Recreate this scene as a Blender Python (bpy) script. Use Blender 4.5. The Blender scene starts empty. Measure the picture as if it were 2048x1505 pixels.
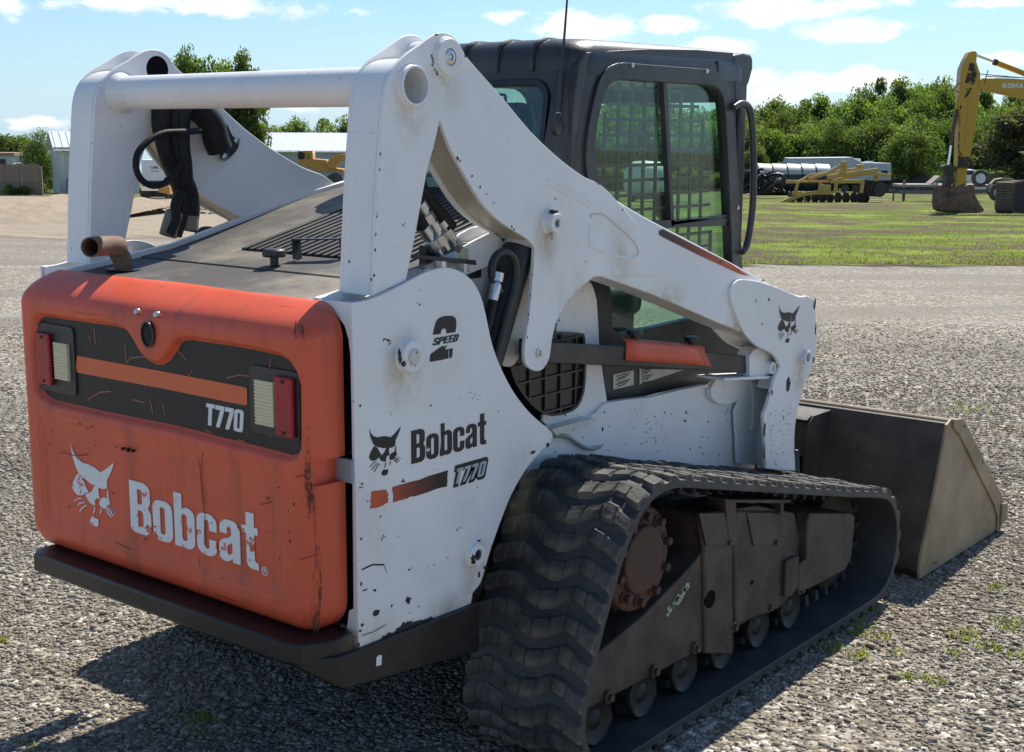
import bpy, bmesh, math, random
import numpy as np
from mathutils import Vector, Matrix, Euler
random.seed(7); np.random.seed(7)
D = bpy.data; SC = bpy.context.scene; COL = SC.collection
# ------------------------------------------------------------------ camera (surveyed from the machine's own edges)
RR = [[0.77799544, 0.62824872, 0.00516161], [0.11676903, -0.1365194, -0.98373139], [-0.61732332, 0.76594125, -0.17957146]]
FPX = 2656.6; CAM = Vector((2.83461767, -2.13613855, 1.74033719)); CU, CV = 1024.0, 752.5
cam_d = D.cameras.new('camera'); cam_o = D.objects.new('camera', cam_d); COL.objects.link(cam_o)
rx, ry, rz = Vector(RR[0]), Vector(RR[1]), Vector(RR[2])
M = Matrix((( rx.x, -ry.x, -rz.x, CAM.x), (rx.y, -ry.y, -rz.y, CAM.y), (rx.z, -ry.z, -rz.z, CAM.z), (0, 0, 0, 1)))
cam_o.matrix_world = M
cam_d.sensor_width = 36; cam_d.lens = 36 * FPX / 2048; cam_d.clip_end = 2000; cam_d.clip_start = .05
SC.camera = cam_o
SC.render.engine = 'CYCLES'
SUNDIR = Vector((-.15, .81, 1.0)).normalized()         # towards the sun
SUN_EL = math.asin(SUNDIR.z); SUN_AZ = math.atan2(SUNDIR.x, SUNDIR.y)
sl = D.lights.new('sun', 'SUN'); sl.energy = 4.9; sl.angle = math.radians(.55); sl.color = (1.0, .95, .86)
so = D.objects.new('sun', sl); COL.objects.link(so); so.rotation_euler = SUNDIR.to_track_quat('Z', 'Y').to_euler(); so.location = (0, 0, 30)
SC.view_settings.view_transform = 'Standard'; SC.view_settings.look = 'None'
SC.view_settings.exposure = 0.52; SC.view_settings.gamma = 1.0; SC.view_settings.use_curve_mapping = False
EXPO_SKY = 0.09

class NT:
    def __init__(s, tree): s.t = tree; s.n = tree.nodes; s.l = tree.links
    def add(s, typ, **k):
        n = s.n.new(typ)
        for a, b in k.items(): setattr(n, a, b)
        return n
    def link(s, a, b): s.l.new(a, b)
    def val(s, sock, v):
        if hasattr(v, 'is_linked') or isinstance(v, bpy.types.NodeSocket): s.l.new(v, sock)
        else: sock.default_value = v
    def math(s, op, a, b=None, c=None, clamp=False):
        n = s.n.new('ShaderNodeMath'); n.operation = op; n.use_clamp = clamp
        s.val(n.inputs[0], a)
        if b is not None: s.val(n.inputs[1], b)
        if c is not None: s.val(n.inputs[2], c)
        return n.outputs[0]
    def mix(s, fac, a, b, blend='MIX'):
        n = s.n.new('ShaderNodeMix'); n.data_type = 'RGBA'; n.blend_type = blend
        s.val(n.inputs[0], fac)
        for k, v in ((6, a), (7, b)):
            if isinstance(v, (tuple, list)): v = tuple(v) + ((1,) if len(v) == 3 else ())
            s.val(n.inputs[k], v)
        return n.outputs[2]
    def noise(s, vec, scale, detail=3, rough=.55, dist=0, out=0):
        n = s.n.new('ShaderNodeTexNoise'); n.inputs['Scale'].default_value = scale
        n.inputs['Detail'].default_value = detail; n.inputs['Roughness'].default_value = rough; n.inputs['Distortion'].default_value = dist
        if vec is not None: s.l.new(vec, n.inputs['Vector'])
        return n.outputs[out]
    def ramp(s, fac, stops, interp='LINEAR'):
        n = s.n.new('ShaderNodeValToRGB'); r = n.color_ramp; r.interpolation = interp
        while len(r.elements) < len(stops): r.elements.new(.5)
        for e, (p, c) in zip(r.elements, stops):
            e.position = p
            if isinstance(c, (int, float)): c = (c, c, c)
            e.color = tuple(c) + ((1,) if len(c) == 3 else ())
        s.l.new(fac, n.inputs[0]); return n.outputs[0]
    def step(s, v, lo, hi):
        n = s.n.new('ShaderNodeMapRange'); n.interpolation_type = 'SMOOTHSTEP'
        s.val(n.inputs[0], v); n.inputs[1].default_value = lo; n.inputs[2].default_value = hi
        return n.outputs[0]
    def mapping(s, vec, scale=(1, 1, 1), rot=(0, 0, 0), loc=(0, 0, 0)):
        n = s.n.new('ShaderNodeMapping'); n.inputs['Scale'].default_value = scale; n.inputs['Rotation'].default_value = rot; n.inputs['Location'].default_value = loc
        s.l.new(vec, n.inputs[0]); return n.outputs[0]
    def bump(s, h, strength=.3, dist=.01, nrm=None):
        n = s.n.new('ShaderNodeBump'); n.inputs['Strength'].default_value = strength; n.inputs['Distance'].default_value = dist
        s.l.new(h, n.inputs['Height'])
        if nrm is not None: s.l.new(nrm, n.inputs['Normal'])
        return n.outputs[0]

def pix_ray(u, v):
    return rx * (u - CU) + ry * (v - CV) + rz * FPX
# ------------------------------------------------------------------ world: sky with cumulus
W = D.worlds.new('World'); SC.world = W; W.use_nodes = True
w = NT(W.node_tree); w.n.clear()
out = w.add('ShaderNodeOutputWorld'); bg = w.add('ShaderNodeBackground'); w.link(bg.outputs[0], out.inputs[0])
sky = w.add('ShaderNodeTexSky'); sky.sky_type = 'NISHITA'; sky.sun_disc = False
sky.sun_elevation = SUN_EL; sky.sun_rotation = SUN_AZ; sky.air_density = 1.0; sky.dust_density = .6; sky.ozone_density = 1.6; sky.altitude = 100
bg.inputs[1].default_value = EXPO_SKY
tc = w.add('ShaderNodeTexCoord'); sep = w.add('ShaderNodeSeparateXYZ'); w.link(tc.outputs['Generated'], sep.inputs[0])
az = w.math('ARCTAN2', sep.outputs[0], sep.outputs[1]); el = w.math('ARCSINE', sep.outputs[2])
mp = w.mapping(tc.outputs['Generated'], (1, 1, 2.2))
n1 = w.noise(mp, 22, 7, .6); n2 = w.noise(mp, 60, 5, .6)
nn = w.math('ADD', w.math('MULTIPLY', n1, .7), w.math('MULTIPLY', n2, .3))
def dir_ae(u, v):
    d = pix_ray(u, v).normalized(); return math.atan2(d.x, d.y), math.asin(d.z)
# cumulus: centre (as seen from the yard), half width, half height
CL = [(1160, 58, 85, 32, 1), (1345, 50, 55, 16, .8), (1560, 20, 130, 24, .95), (1720, 62, 120, 24, .95), (1010, 30, 42, 15, .8), (1450, 95, 75, 16, .9),
      (1600, 165, 130, 26, .9), (1545, 190, 110, 22, .9), (1730, 155, 70, 20, .85), (2010, 115, 40, 14, .8), (1980, 8, 90, 10, .8), (1720, 8, 120, 10, .7),
      (400, 12, 240, 24, .8), (20, 10, 40, 26, .7), (60, 245, 90, 12, .6), (30, 255, 50, 10, .5), (1260, 160, 90, 25, .5), (700, 215, 240, 16, .45)]
acc = None
for (u, v, a, b, s_) in CL:
    a0, e0 = dir_ae(u, v)
    dx = w.math('DIVIDE', w.math('SUBTRACT', az, a0), a / FPX); dy = w.math('DIVIDE', w.math('SUBTRACT', el, e0), b / FPX)
    dd = w.math('SQRT', w.math('ADD', w.math('MULTIPLY', dx, dx), w.math('MULTIPLY', dy, dy)))
    f = w.math('MULTIPLY', w.math('SUBTRACT', 1.5, dd), s_)
    acc = f if acc is None else w.math('MAXIMUM', acc, f)
# the rest of the sky carries the same kind of scattered cloud
big = w.noise(tc.outputs['Generated'], 3.2, 3, .5)
gen = w.math('MULTIPLY', w.math('SUBTRACT', big, .56), 6.0)
a0, e0 = dir_ae(1024, 300)
away = w.step(w.math('ABSOLUTE', w.math('SUBTRACT', az, a0)), .42, .6)
up = w.step(el, .24, .34); outside = w.math('MAXIMUM', away, up)
acc = w.math('MAXIMUM', w.math('MAXIMUM', acc, -1.0), w.math('SUBTRACT', w.math('MULTIPLY', w.math('ADD', gen, 1.0), outside), 1.0))
cm = w.math('ADD', acc, w.math('MULTIPLY', w.math('SUBTRACT', nn, .48), 3.4))
mask = w.step(cm, .30, 1.0)
thin = w.math('MULTIPLY', w.step(el, .10, -.04), .12)           # pale veil low over the horizon
mask2 = w.math('MAXIMUM', w.math('MULTIPLY', mask, .92), thin)
shade = w.ramp(w.noise(mp, 34, 5, .55), [(.33, (7.2, 7.7, 8.5)), (.58, (10.2, 10.2, 10.2))])
skyc = w.mix(1.0, sky.outputs[0], (.66, .88, 1.08), 'MULTIPLY'); skyc = w.mix(w.math('MULTIPLY', w.step(el, .16, -.02), .62), skyc, (4.7, 6.6, 8.4))
w.link(w.mix(mask2, skyc, shade), bg.inputs[0])
# ------------------------------------------------------------------ geometry helpers
def on_x(u, v, x): r = pix_ray(u, v); return CAM + r * ((x - CAM.x) / r.x)
def on_y(u, v, y): r = pix_ray(u, v); return CAM + r * ((y - CAM.y) / r.y)
def on_z(u, v, z): r = pix_ray(u, v); return CAM + r * ((z - CAM.z) / r.z)
def SX(x, pts): return [(p.y, p.z) for p in (on_x(u, v, x) for u, v in pts)]
def SY(y, pts): return [(p.x, p.z) for p in (on_y(u, v, y) for u, v in pts)]
def zm(s, ox, oy, pts): return [(ox + a * s, oy + b * s) for a, b in pts]
FH = Vector((rz.x, rz.y, 0)).normalized(); RH = Vector((FH.y, -FH.x, 0)); YAW = math.atan2(-FH.x, FH.y)
SLOPE = .029; KNEE = 8.0
def zg(x, y):
    t = (x - CAM.x) * FH.x + (y - CAM.y) * FH.y - KNEE
    return -SLOPE * (t if t > 1.5 else (0 if t < -1.5 else (t + 1.5) ** 2 / 6))
def ground_at(u, v):
    r = pix_ray(u, v); rf = r.dot(FH); t = (SLOPE * KNEE - CAM.z) / (r.z + SLOPE * rf)
    return CAM + r * t
def smooth(pts, n=4, closed=True, corner=50):
    P = [Vector(p) for p in pts]; N = len(P); o = []
    def iscorner(i):
        if not closed and i in (0, N - 1): return True
        a = P[i] - P[i - 1]; b = P[(i + 1) % N] - P[i]
        if a.length < 1e-9 or b.length < 1e-9: return True
        return math.degrees(a.angle(b)) > corner
    C = [iscorner(i) for i in range(N)]
    for i in range(N if closed else N - 1):
        p1, p2 = P[i], P[(i + 1) % N]
        p0 = P[i - 1] if not C[i] else p1 - (p2 - p1); p3 = P[(i + 2) % N] if not C[(i + 1) % N] else p2 + (p2 - p1)
        for k in range(n):
            t = k / n
            q = .5 * ((2 * p1) + (p2 - p0) * t + (2 * p0 - 5 * p1 + 4 * p2 - p3) * t * t + (3 * p1 - p0 - 3 * p2 + p3) * t ** 3)
            o.append(tuple(q))
    if not closed: o.append(tuple(P[-1]))
    return o
def circle(c, r, n=24, ry_=None, a0=0):
    ry_ = ry_ or r
    return [(c[0] + r * math.cos(a0 + 2 * math.pi * k / n), c[1] + ry_ * math.sin(a0 + 2 * math.pi * k / n)) for k in range(n)]
def rrect(x0, y0, x1, y1, r, n=5):
    o = []
    for cx, cy, a in ((x1 - r, y1 - r, 0), (x0 + r, y1 - r, 90), (x0 + r, y0 + r, 180), (x1 - r, y0 + r, 270)):
        for k in range(n + 1):
            t = math.radians(a + 90 * k / n); o.append((cx + r * math.cos(t), cy + r * math.sin(t)))
    return o
AX = {'x': lambda a, b, c: (c, a, b), 'y': lambda a, b, c: (a, c, b), 'z': lambda a, b, c: (a, b, c)}
class MB:
    def __init__(s): s.bm = bmesh.new()
    def face(s, vs):
        try: return s.bm.faces.new(vs)
        except ValueError: return None
    def prism(s, pts, c0, c1, axis='x', taper=None):
        f = AX[axis]; t = taper or pts
        A = [s.bm.verts.new(f(a, b, c0)) for a, b in pts]; B = [s.bm.verts.new(f(a, b, c1)) for a, b in t]
        s.face(A); s.face(B[::-1]); n = len(A)
        for i in range(n): s.face([A[i], B[i], B[(i + 1) % n], A[(i + 1) % n]])
        return s
    def box(s, c, size, rot=None, top=1.0):
        M_ = Matrix.Translation(c) @ (Euler(rot).to_matrix().to_4x4() if rot else Matrix())
        vs = []
        for z in (-.5, .5):
            k = top if z > 0 else 1
            for x, y in ((-.5, -.5), (.5, -.5), (.5, .5), (-.5, .5)):
                vs.append(s.bm.verts.new(M_ @ Vector((x * size[0] * k, y * size[1] * k, z * size[2]))))
        for q in ((0, 3, 2, 1), (4, 5, 6, 7), (0, 1, 5, 4), (1, 2, 6, 5), (2, 3, 7, 6), (3, 0, 4, 7)): s.face([vs[i] for i in q])
        return s
    def bar(s, p0, p1, w_, h_, up=(0, 0, 1)):
        p0, p1 = Vector(p0), Vector(p1); d = (p1 - p0).normalized(); u = Vector(up); sd = d.cross(u).normalized(); u = sd.cross(d)
        vs = [s.bm.verts.new(p + sd * a * w_ / 2 + u * b * h_ / 2) for p in (p0, p1) for a, b in ((-1, -1), (1, -1), (1, 1), (-1, 1))]
        for q in ((0, 3, 2, 1), (4, 5, 6, 7), (0, 1, 5, 4), (1, 2, 6, 5), (2, 3, 7, 6), (3, 0, 4, 7)): s.face([vs[i] for i in q])
        return s
    def tube(s, path, r, seg=12, cap=True):
        P = [Vector(p) for p in path]; N = len(P); rs = r if isinstance(r, (list, tuple)) else [r] * N
        rings = []; prev = None
        for i in range(N):
            d = (P[min(i + 1, N - 1)] - P[max(i - 1, 0)]).normalized()
            if prev is None:
                a = Vector((0, 0, 1)) if abs(d.z) < .9 else Vector((1, 0, 0)); nrm = d.cross(a).normalized()
            else:
                nrm = (prev - d * prev.dot(d)).normalized()
            prev = nrm; b = d.cross(nrm)
            rings.append([s.bm.verts.new(P[i] + (nrm * math.cos(2 * math.pi * k / seg) + b * math.sin(2 * math.pi * k / seg)) * rs[i]) for k in range(seg)])
        for i in range(N - 1):
            for k in range(seg): s.face([rings[i][k], rings[i][(k + 1) % seg], rings[i + 1][(k + 1) % seg], rings[i + 1][k]])
        if cap: s.face(rings[0][::-1]); s.face(rings[-1])
        return s
    def lathe(s, prof, c, axis='x', seg=24, cap=True):
        # prof: (radius, offset along axis)
        rings = []
        for r, h in prof:
            if r < 1e-6: r = 1e-5
            ring = []
            for k in range(seg):
                a = 2 * math.pi * k / seg; p = AX[axis](r * math.cos(a), r * math.sin(a), h)
                ring.append(s.bm.verts.new((c[0] + p[0], c[1] + p[1], c[2] + p[2])))
            rings.append(ring)
        for i in range(len(rings) - 1):
            for k in range(seg): s.face([rings[i][k], rings[i][(k + 1) % seg], rings[i + 1][(k + 1) % seg], rings[i + 1][k]])
        if cap: s.face(rings[0][::-1]); s.face(rings[-1])
        return s
    def loft(s, rings, closed=True, cap=True):
        R_ = [[s.bm.verts.new(p) for p in r] for r in rings]
        n = len(R_[0])
        for i in range(len(R_) - 1):
            for k in range(n if closed else n - 1): s.face([R_[i][k], R_[i][(k + 1) % n], R_[i + 1][(k + 1) % n], R_[i + 1][k]])
        if cap and closed: s.face(R_[0][::-1]); s.face(R_[-1])
        return s
    def poly(s, pts):
        s.face([s.bm.verts.new(p) for p in pts]); return s
    def build(s, name, mat, parent=None, bevel=0, smooth_=True, ang=35, loc=None, rot=None, seg=2, norm=True):
        if norm: bmesh.ops.recalc_face_normals(s.bm, faces=s.bm.faces)
        me = D.meshes.new(name); s.bm.to_mesh(me); s.bm.free()
        return finish(name, me, mat, parent, bevel, smooth_, ang, loc, rot, seg)
def finish(name, me, mat, parent=None, bevel=0, smooth_=True, ang=35, loc=None, rot=None, seg=2):
    if mat: me.materials.append(mat)
    if smooth_ and len(me.polygons):
        me.polygons.foreach_set('use_smooth', [True] * len(me.polygons))
        me.set_sharp_from_angle(angle=math.radians(ang))
    o = D.objects.new(name, me); COL.objects.link(o)
    if parent: o.parent = parent
    if loc: o.location = loc
    if rot: o.rotation_euler = rot
    if bevel:
        b = o.modifiers.new('edge', 'BEVEL'); b.width = bevel; b.segments = seg; b.limit_method = 'ANGLE'; b.angle_limit = math.radians(50)
        b.use_clamp_overlap = True; b.harden_normals = True
    return o
def flat(name, loops, c, th, axis, mat, parent=None, bev=0, res=3, mapf=None, off=0):
    """filled plate with holes: loops lie in the plane, centre offset c, thickness th along axis"""
    cu = D.curves.new('tmp', 'CURVE'); cu.dimensions = '2D'; cu.fill_mode = 'BOTH'; cu.extrude = max(th / 2 - bev, 0); cu.bevel_depth = bev; cu.bevel_resolution = 1
    if bev: cu.offset = -bev
    if off: cu.offset = off
    for L in loops:
        sp = cu.splines.new('POLY'); sp.points.add(len(L) - 1); sp.use_cyclic_u = True
        for p, q in zip(sp.points, L): p.co = (q[0], q[1], 0, 1)
    o = D.objects.new('tmp', cu); dg = bpy.context.evaluated_depsgraph_get()
    COL.objects.link(o); dg.update(); me = D.meshes.new_from_object(o.evaluated_get(dg)); COL.objects.unlink(o); D.objects.remove(o)
    f = mapf or AX[axis]
    for v in me.vertices: v.co = f(v.co.x, v.co.y, c + v.co.z)
    bm = bmesh.new(); bm.from_mesh(me); bmesh.ops.remove_doubles(bm, verts=bm.verts, dist=1e-5); bmesh.ops.recalc_face_normals(bm, faces=bm.faces) if th > 0 else None
    bm.to_mesh(me); bm.free(); me.name = name
    return finish(name, me, mat, parent, ang=14 if bev else 35)
def tag(o, label=None, cat=None, group=None, kind=None):
    if label: o['label'] = label
    if cat: o['category'] = cat
    if group: o['group'] = group
    if kind: o['kind'] = kind
    return o
def thing(name, label, cat, loc=(0, 0, 0), rz_=0, group=None):
    o = D.objects.new(name, None); COL.objects.link(o); o.location = loc; o.rotation_euler = (0, 0, rz_); o.empty_display_size = .3
    return tag(o, label, cat, group)
def clone(o, parent=None, loc=None, rot=None, scale=None, name=None):
    c = o.copy(); COL.objects.link(c)
    if parent is not None: c.parent = parent
    if loc is not None: c.location = loc
    if rot is not None: c.rotation_euler = rot
    if scale is not None: c.scale = scale
    return c
# ------------------------------------------------------------------ materials
def newmat(name):
    m = D.materials.new(name); m.use_nodes = True; n = NT(m.node_tree)
    b = n.n['Principled BSDF']; return m, n, b
def objco(n): return n.add('ShaderNodeTexCoord').outputs['Object']
def plain(name, col, rough=.6, metal=0, var=.15, vscale=6, bump=.0, bscale=80, spec=.5, dirt=None, dfac=.5, dscale=3):
    m, n, b = newmat(name); co = objco(n)
    nz = n.noise(co, vscale, 4, .6)
    c = n.mix(n.ramp(nz, [(.3, 0), (.7, 1)]), tuple(x * (1 - var) for x in col), tuple(min(1, x * (1 + var)) for x in col))
    if dirt: c = n.mix(n.math('MULTIPLY', n.step(n.noise(co, dscale, 6, .65), .42, .68), dfac), c, dirt)
    n.link(c, b.inputs['Base Color']); b.inputs['Metallic'].default_value = metal
    r = n.math('ADD', n.math('MULTIPLY', n.noise(co, vscale * 3, 3), .25), rough - .12, clamp=True); n.link(r, b.inputs['Roughness'])
    b.inputs['Specular IOR Level'].default_value = spec
    if bump: n.link(n.bump(n.noise(co, bscale, 4), bump, .004), b.inputs['Normal'])
    return m
def paint(name, col, chip=.70, chipcol=(.03, .022, .018), rough=.34, dirt=(.42, .36, .27), dfac=.35, chipscale=16, var=.05, scratch=.4, streak=None):
    m, n, b = newmat(name); co = objco(n)
    c = n.mix(n.ramp(n.noise(co, 2.5, 4), [(.3, 0), (.7, 1)]), tuple(x * (1 - var) for x in col), tuple(min(1, x * (1 + var)) for x in col))
    d = n.math('MULTIPLY', n.step(n.noise(co, 3.2, 7, .7), .50, .80), dfac); c = n.mix(d, c, dirt)
    # faint scratches
    sc = n.noise(n.mapping(co, (3, 40, 160), (.35, .2, .1)), 1.0, 2, .5); sc2 = n.noise(n.mapping(co, (160, 30, 5), (.1, .5, .3)), 1.0, 2, .5)
    sm = n.math('MULTIPLY', n.math('MAXIMUM', n.step(sc, .70, .74), n.step(sc2, .71, .75)), n.step(n.noise(co, 5, 2), .48, .6)); c = n.mix(n.math('MULTIPLY', sm, scratch), c, tuple(x * .45 for x in col))
    # chips through to primer
    v = n.add('ShaderNodeTexVoronoi'); v.feature = 'F1'; v.inputs['Scale'].default_value = chipscale; v.inputs['Randomness'].default_value = 1
    n.link(n.mix(.10, co, n.noise(co, 30, 3, out=1)), v.inputs['Vector'])
    sel = n.add('ShaderNodeSeparateColor'); n.link(v.outputs['Color'], sel.inputs[0])
    rad = n.math('MULTIPLY', n.math('SUBTRACT', sel.outputs[0], chip), .55)
    k1 = n.math('LESS_THAN', v.outputs['Distance'], rad)
    big = n.step(n.noise(co, 9, 8, .72), .735, .745)
    k = n.math('MAXIMUM', k1, big)
    if streak:
        z = n.math('MULTIPLY', n.step(n.noise(n.mapping(co, (14, 14, 1.2)), 1, 5, .6), .52, .75), streak); c = n.mix(z, c, (.10, .06, .04))
    c = n.mix(k, c, chipcol)
    n.link(c, b.inputs['Base Color'])
    r = n.math('ADD', n.math('MULTIPLY', n.noise(co, 8, 5), .3), rough - .12); n.link(n.math('MAXIMUM', r, n.math('MULTIPLY', k, .75)), b.inputs['Roughness'])
    h = n.math('SUBTRACT', n.math('MULTIPLY', n.noise(co, 90, 3), .12), k); n.link(n.bump(h, .25, .0015), b.inputs['Normal'])
    return m
def decal(name, col, under, worn=.62, rough=.5, scale=22):
    m, n, b = newmat(name); co = objco(n)
    k = n.math('MAXIMUM', n.step(n.noise(co, scale, 8, .75), worn, worn + .015), n.step(n.noise(n.mapping(co, (60, 60, 4), (.3, .5, .2)), 1, 3), .70, .72))
    c = n.mix(n.math('MULTIPLY', n.noise(co, 30, 4), .25), col, tuple(x * .7 for x in col)); n.link(n.mix(k, c, under), b.inputs['Base Color']); b.inputs['Roughness'].default_value = rough
    return m
WHITE = paint('white_paint', (.83, .815, .79), chip=.79, dfac=.30, chipscale=24, scratch=.16)
WHITE_CHIP = paint('chipped_white_paint', (.81, .795, .77), chip=.66, dfac=.36, chipscale=26, scratch=.2)
WHITE_DIRTY = paint('grimy_white_paint', (.66, .62, .54), chip=.76, dfac=.8, dirt=(.36, .28, .18), chipscale=26)
ORANGE = paint('orange_paint', (.70, .105, .045), chip=.95, chipcol=(.10, .03, .015), rough=.42, dirt=(.30, .10, .05), dfac=.45, scratch=.65, streak=.42, chipscale=12, var=.10)
BLACKP = plain('black_painted_steel', (.016, .016, .017), .42, var=.3, bump=.1, dirt=(.10, .085, .065), dfac=.35)
BLACK = plain('black_plastic', (.028, .028, .031), .38, var=.2, bump=.25, bscale=220, dirt=(.09, .08, .07), dfac=.25)
HOODM = plain('dusty_black_hood', (.060, .055, .050), .62, var=.2, bump=.15, dirt=(.30, .25, .18), dfac=.85, dscale=1.9)
BUMPM = plain('bumper_steel', (.009, .009, .0095), .42, var=.3, bump=.2, dirt=(.025, .020, .017), dfac=.8, dscale=5)
RUBBER = plain('dusty_rubber', (.058, .055, .051), .8, var=.4, bump=.8, bscale=60, dirt=(.19, .165, .125), dfac=.8, dscale=6)
RUBBER_IN = plain('belt_inner_rubber', (.036, .038, .042), .55, var=.25, bump=.2, bscale=40, dirt=(.09, .085, .075), dfac=.5)
FRAMEM = plain('brown_undercarriage_steel', (.046, .031, .024), .6, var=.3, bump=.35, dirt=(.088, .068, .050), dfac=.75, dscale=6)
ROLLM = plain('worn_roller_steel', (.020, .019, .018), .5, metal=.3, var=.3, dirt=(.05, .043, .036), dfac=.6)
RUST = plain('rusty_steel', (.085, .036, .023), .72, var=.35, bump=.4, dirt=(.045, .03, .022), dfac=.8, dscale=12)
ZINC = plain('zinc_fitting', (.66, .67, .66), .30, metal=.9, var=.2, dirt=(.2, .17, .12), dfac=.5)
CHROME = plain('worn_chrome', (.75, .75, .76), .2, metal=1, var=.05)
HOSE = plain('black_hose', (.012, .012, .013), .6, var=.2, bump=.3, bscale=200, spec=.3)
BUCKM = plain('worn_bucket_steel', (.30, .22, .13), .6, var=.25, bump=.3, dirt=(.42, .32, .19), dfac=.75, dscale=4)
BUCKDK = plain('dark_bucket_steel', (.050, .036, .026), .6, var=.35, bump=.3, dirt=(.10, .075, .055), dfac=.7, dscale=7)
REDL = plain('red_lens', (.34, .006, .014), .2, var=.2, bump=.7, bscale=120)
CLEARL = plain('ribbed_pale_lens', (.70, .62, .38), .35, var=.08)
VOID = plain('dark_void', (.006, .006, .006), .95, spec=.1)
BLKGLOSS = plain('black_gloss', (.01, .01, .01), .3)
DEC_BLK = decal('black_decal', (.012, .011, .011), (.74, .75, .77), .66)
DEC_WHT = decal('white_decal', (.84, .83, .81), (.60, .10, .045), .585)
DEC_BAND = decal('black_band_decal', (.014, .012, .012), (.60, .14, .07), .685, scale=14)
DEC_ORG = paint('orange_stripe', (.72, .14, .05), chip=.93, dfac=.2)
DEC_FACE = decal('pale_decal', (.82, .82, .80), (.2, .2, .2), .66)
DEC_GREY = decal('grey_letters', (.42, .44, .46), (.74, .75, .77), .68)
CHIPM = plain('bare_primer', (.028, .022, .019), .7, var=.4, bump=.3)
LABELM = plain('label_paper', (.62, .61, .52), .5)
def glassmat(name, tint, refl=.022, dustk=.02):
    m, n, b = newmat(name); n.n.remove(b); o = n.n['Material Output']
    tr = n.add('ShaderNodeBsdfTransparent'); tr.inputs[0].default_value = (*tint, 1); gl = n.add('ShaderNodeBsdfGlossy'); gl.inputs['Roughness'].default_value = .02; gl.inputs[0].default_value = (.9, .95, .95, 1)
    df = n.add('ShaderNodeBsdfDiffuse'); df.inputs[0].default_value = (.35, .40, .37, 1)
    lw = n.add('ShaderNodeLayerWeight'); lw.inputs[0].default_value = .5
    fr = n.math('ADD', refl, n.math('MULTIPLY', n.math('POWER', lw.outputs['Facing'], 4.0), .8))
    dust = n.math('MULTIPLY', n.step(n.noise(objco(n), 5, 6, .6), .35, .8), dustk); m1 = n.add('ShaderNodeMixShader'); n.link(n.math('ADD', dust, .008), m1.inputs[0]); n.link(tr.outputs[0], m1.inputs[1]); n.link(df.outputs[0], m1.inputs[2])
    m2 = n.add('ShaderNodeMixShader'); n.link(fr, m2.inputs[0]); n.link(m1.outputs[0], m2.inputs[1]); n.link(gl.outputs[0], m2.inputs[2])
    n.link(m2.outputs[0], o.inputs[0]); return m
GLASS = glassmat('green_tinted_glass', (.80, .92, .87)); GLASS_DUSTY = glassmat('dusty_rear_glass', (.72, .82, .78), .05, .22)
# ================================================================== GROUND
def strip_sheet(name, poly, mat, lift=.004, jitter=0, seed=0, step=None, kind='structure'):
    """flat sheet following the yard's surface; poly in world xy"""
    r = random.Random(seed); pts = []
    for a, b in zip(poly, poly[1:] + poly[:1]):
        L = (Vector(b) - Vector(a)).length; n = max(1, int(L / (step or 1.0)))
        for k in range(n):
            t = k / n; pts.append((a[0] + (b[0] - a[0]) * t + r.uniform(-jitter, jitter), a[1] + (b[1] - a[1]) * t + r.uniform(-jitter, jitter)))
    bm = bmesh.new(); f = bm.faces.new([bm.verts.new((x, y, 0)) for x, y in pts])
    p0 = Vector((CAM.x, CAM.y, 0)) + FH * (KNEE - 1.5); p1 = Vector((CAM.x, CAM.y, 0)) + FH * (KNEE + 1.5)
    for pp in (p0, p1): bmesh.ops.bisect_plane(bm, geom=bm.verts[:] + bm.edges[:] + bm.faces[:], plane_co=pp, plane_no=FH)
    bmesh.ops.triangulate(bm, faces=bm.faces)
    for v in bm.verts: v.co.z = zg(v.co.x, v.co.y) + lift
    me = D.meshes.new(name); bm.to_mesh(me); bm.free(); o = finish(name, me, mat, smooth_=False); tag(o, kind=kind); return o
def worldpos(n): return n.add('ShaderNodeNewGeometry').outputs['Position']
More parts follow.
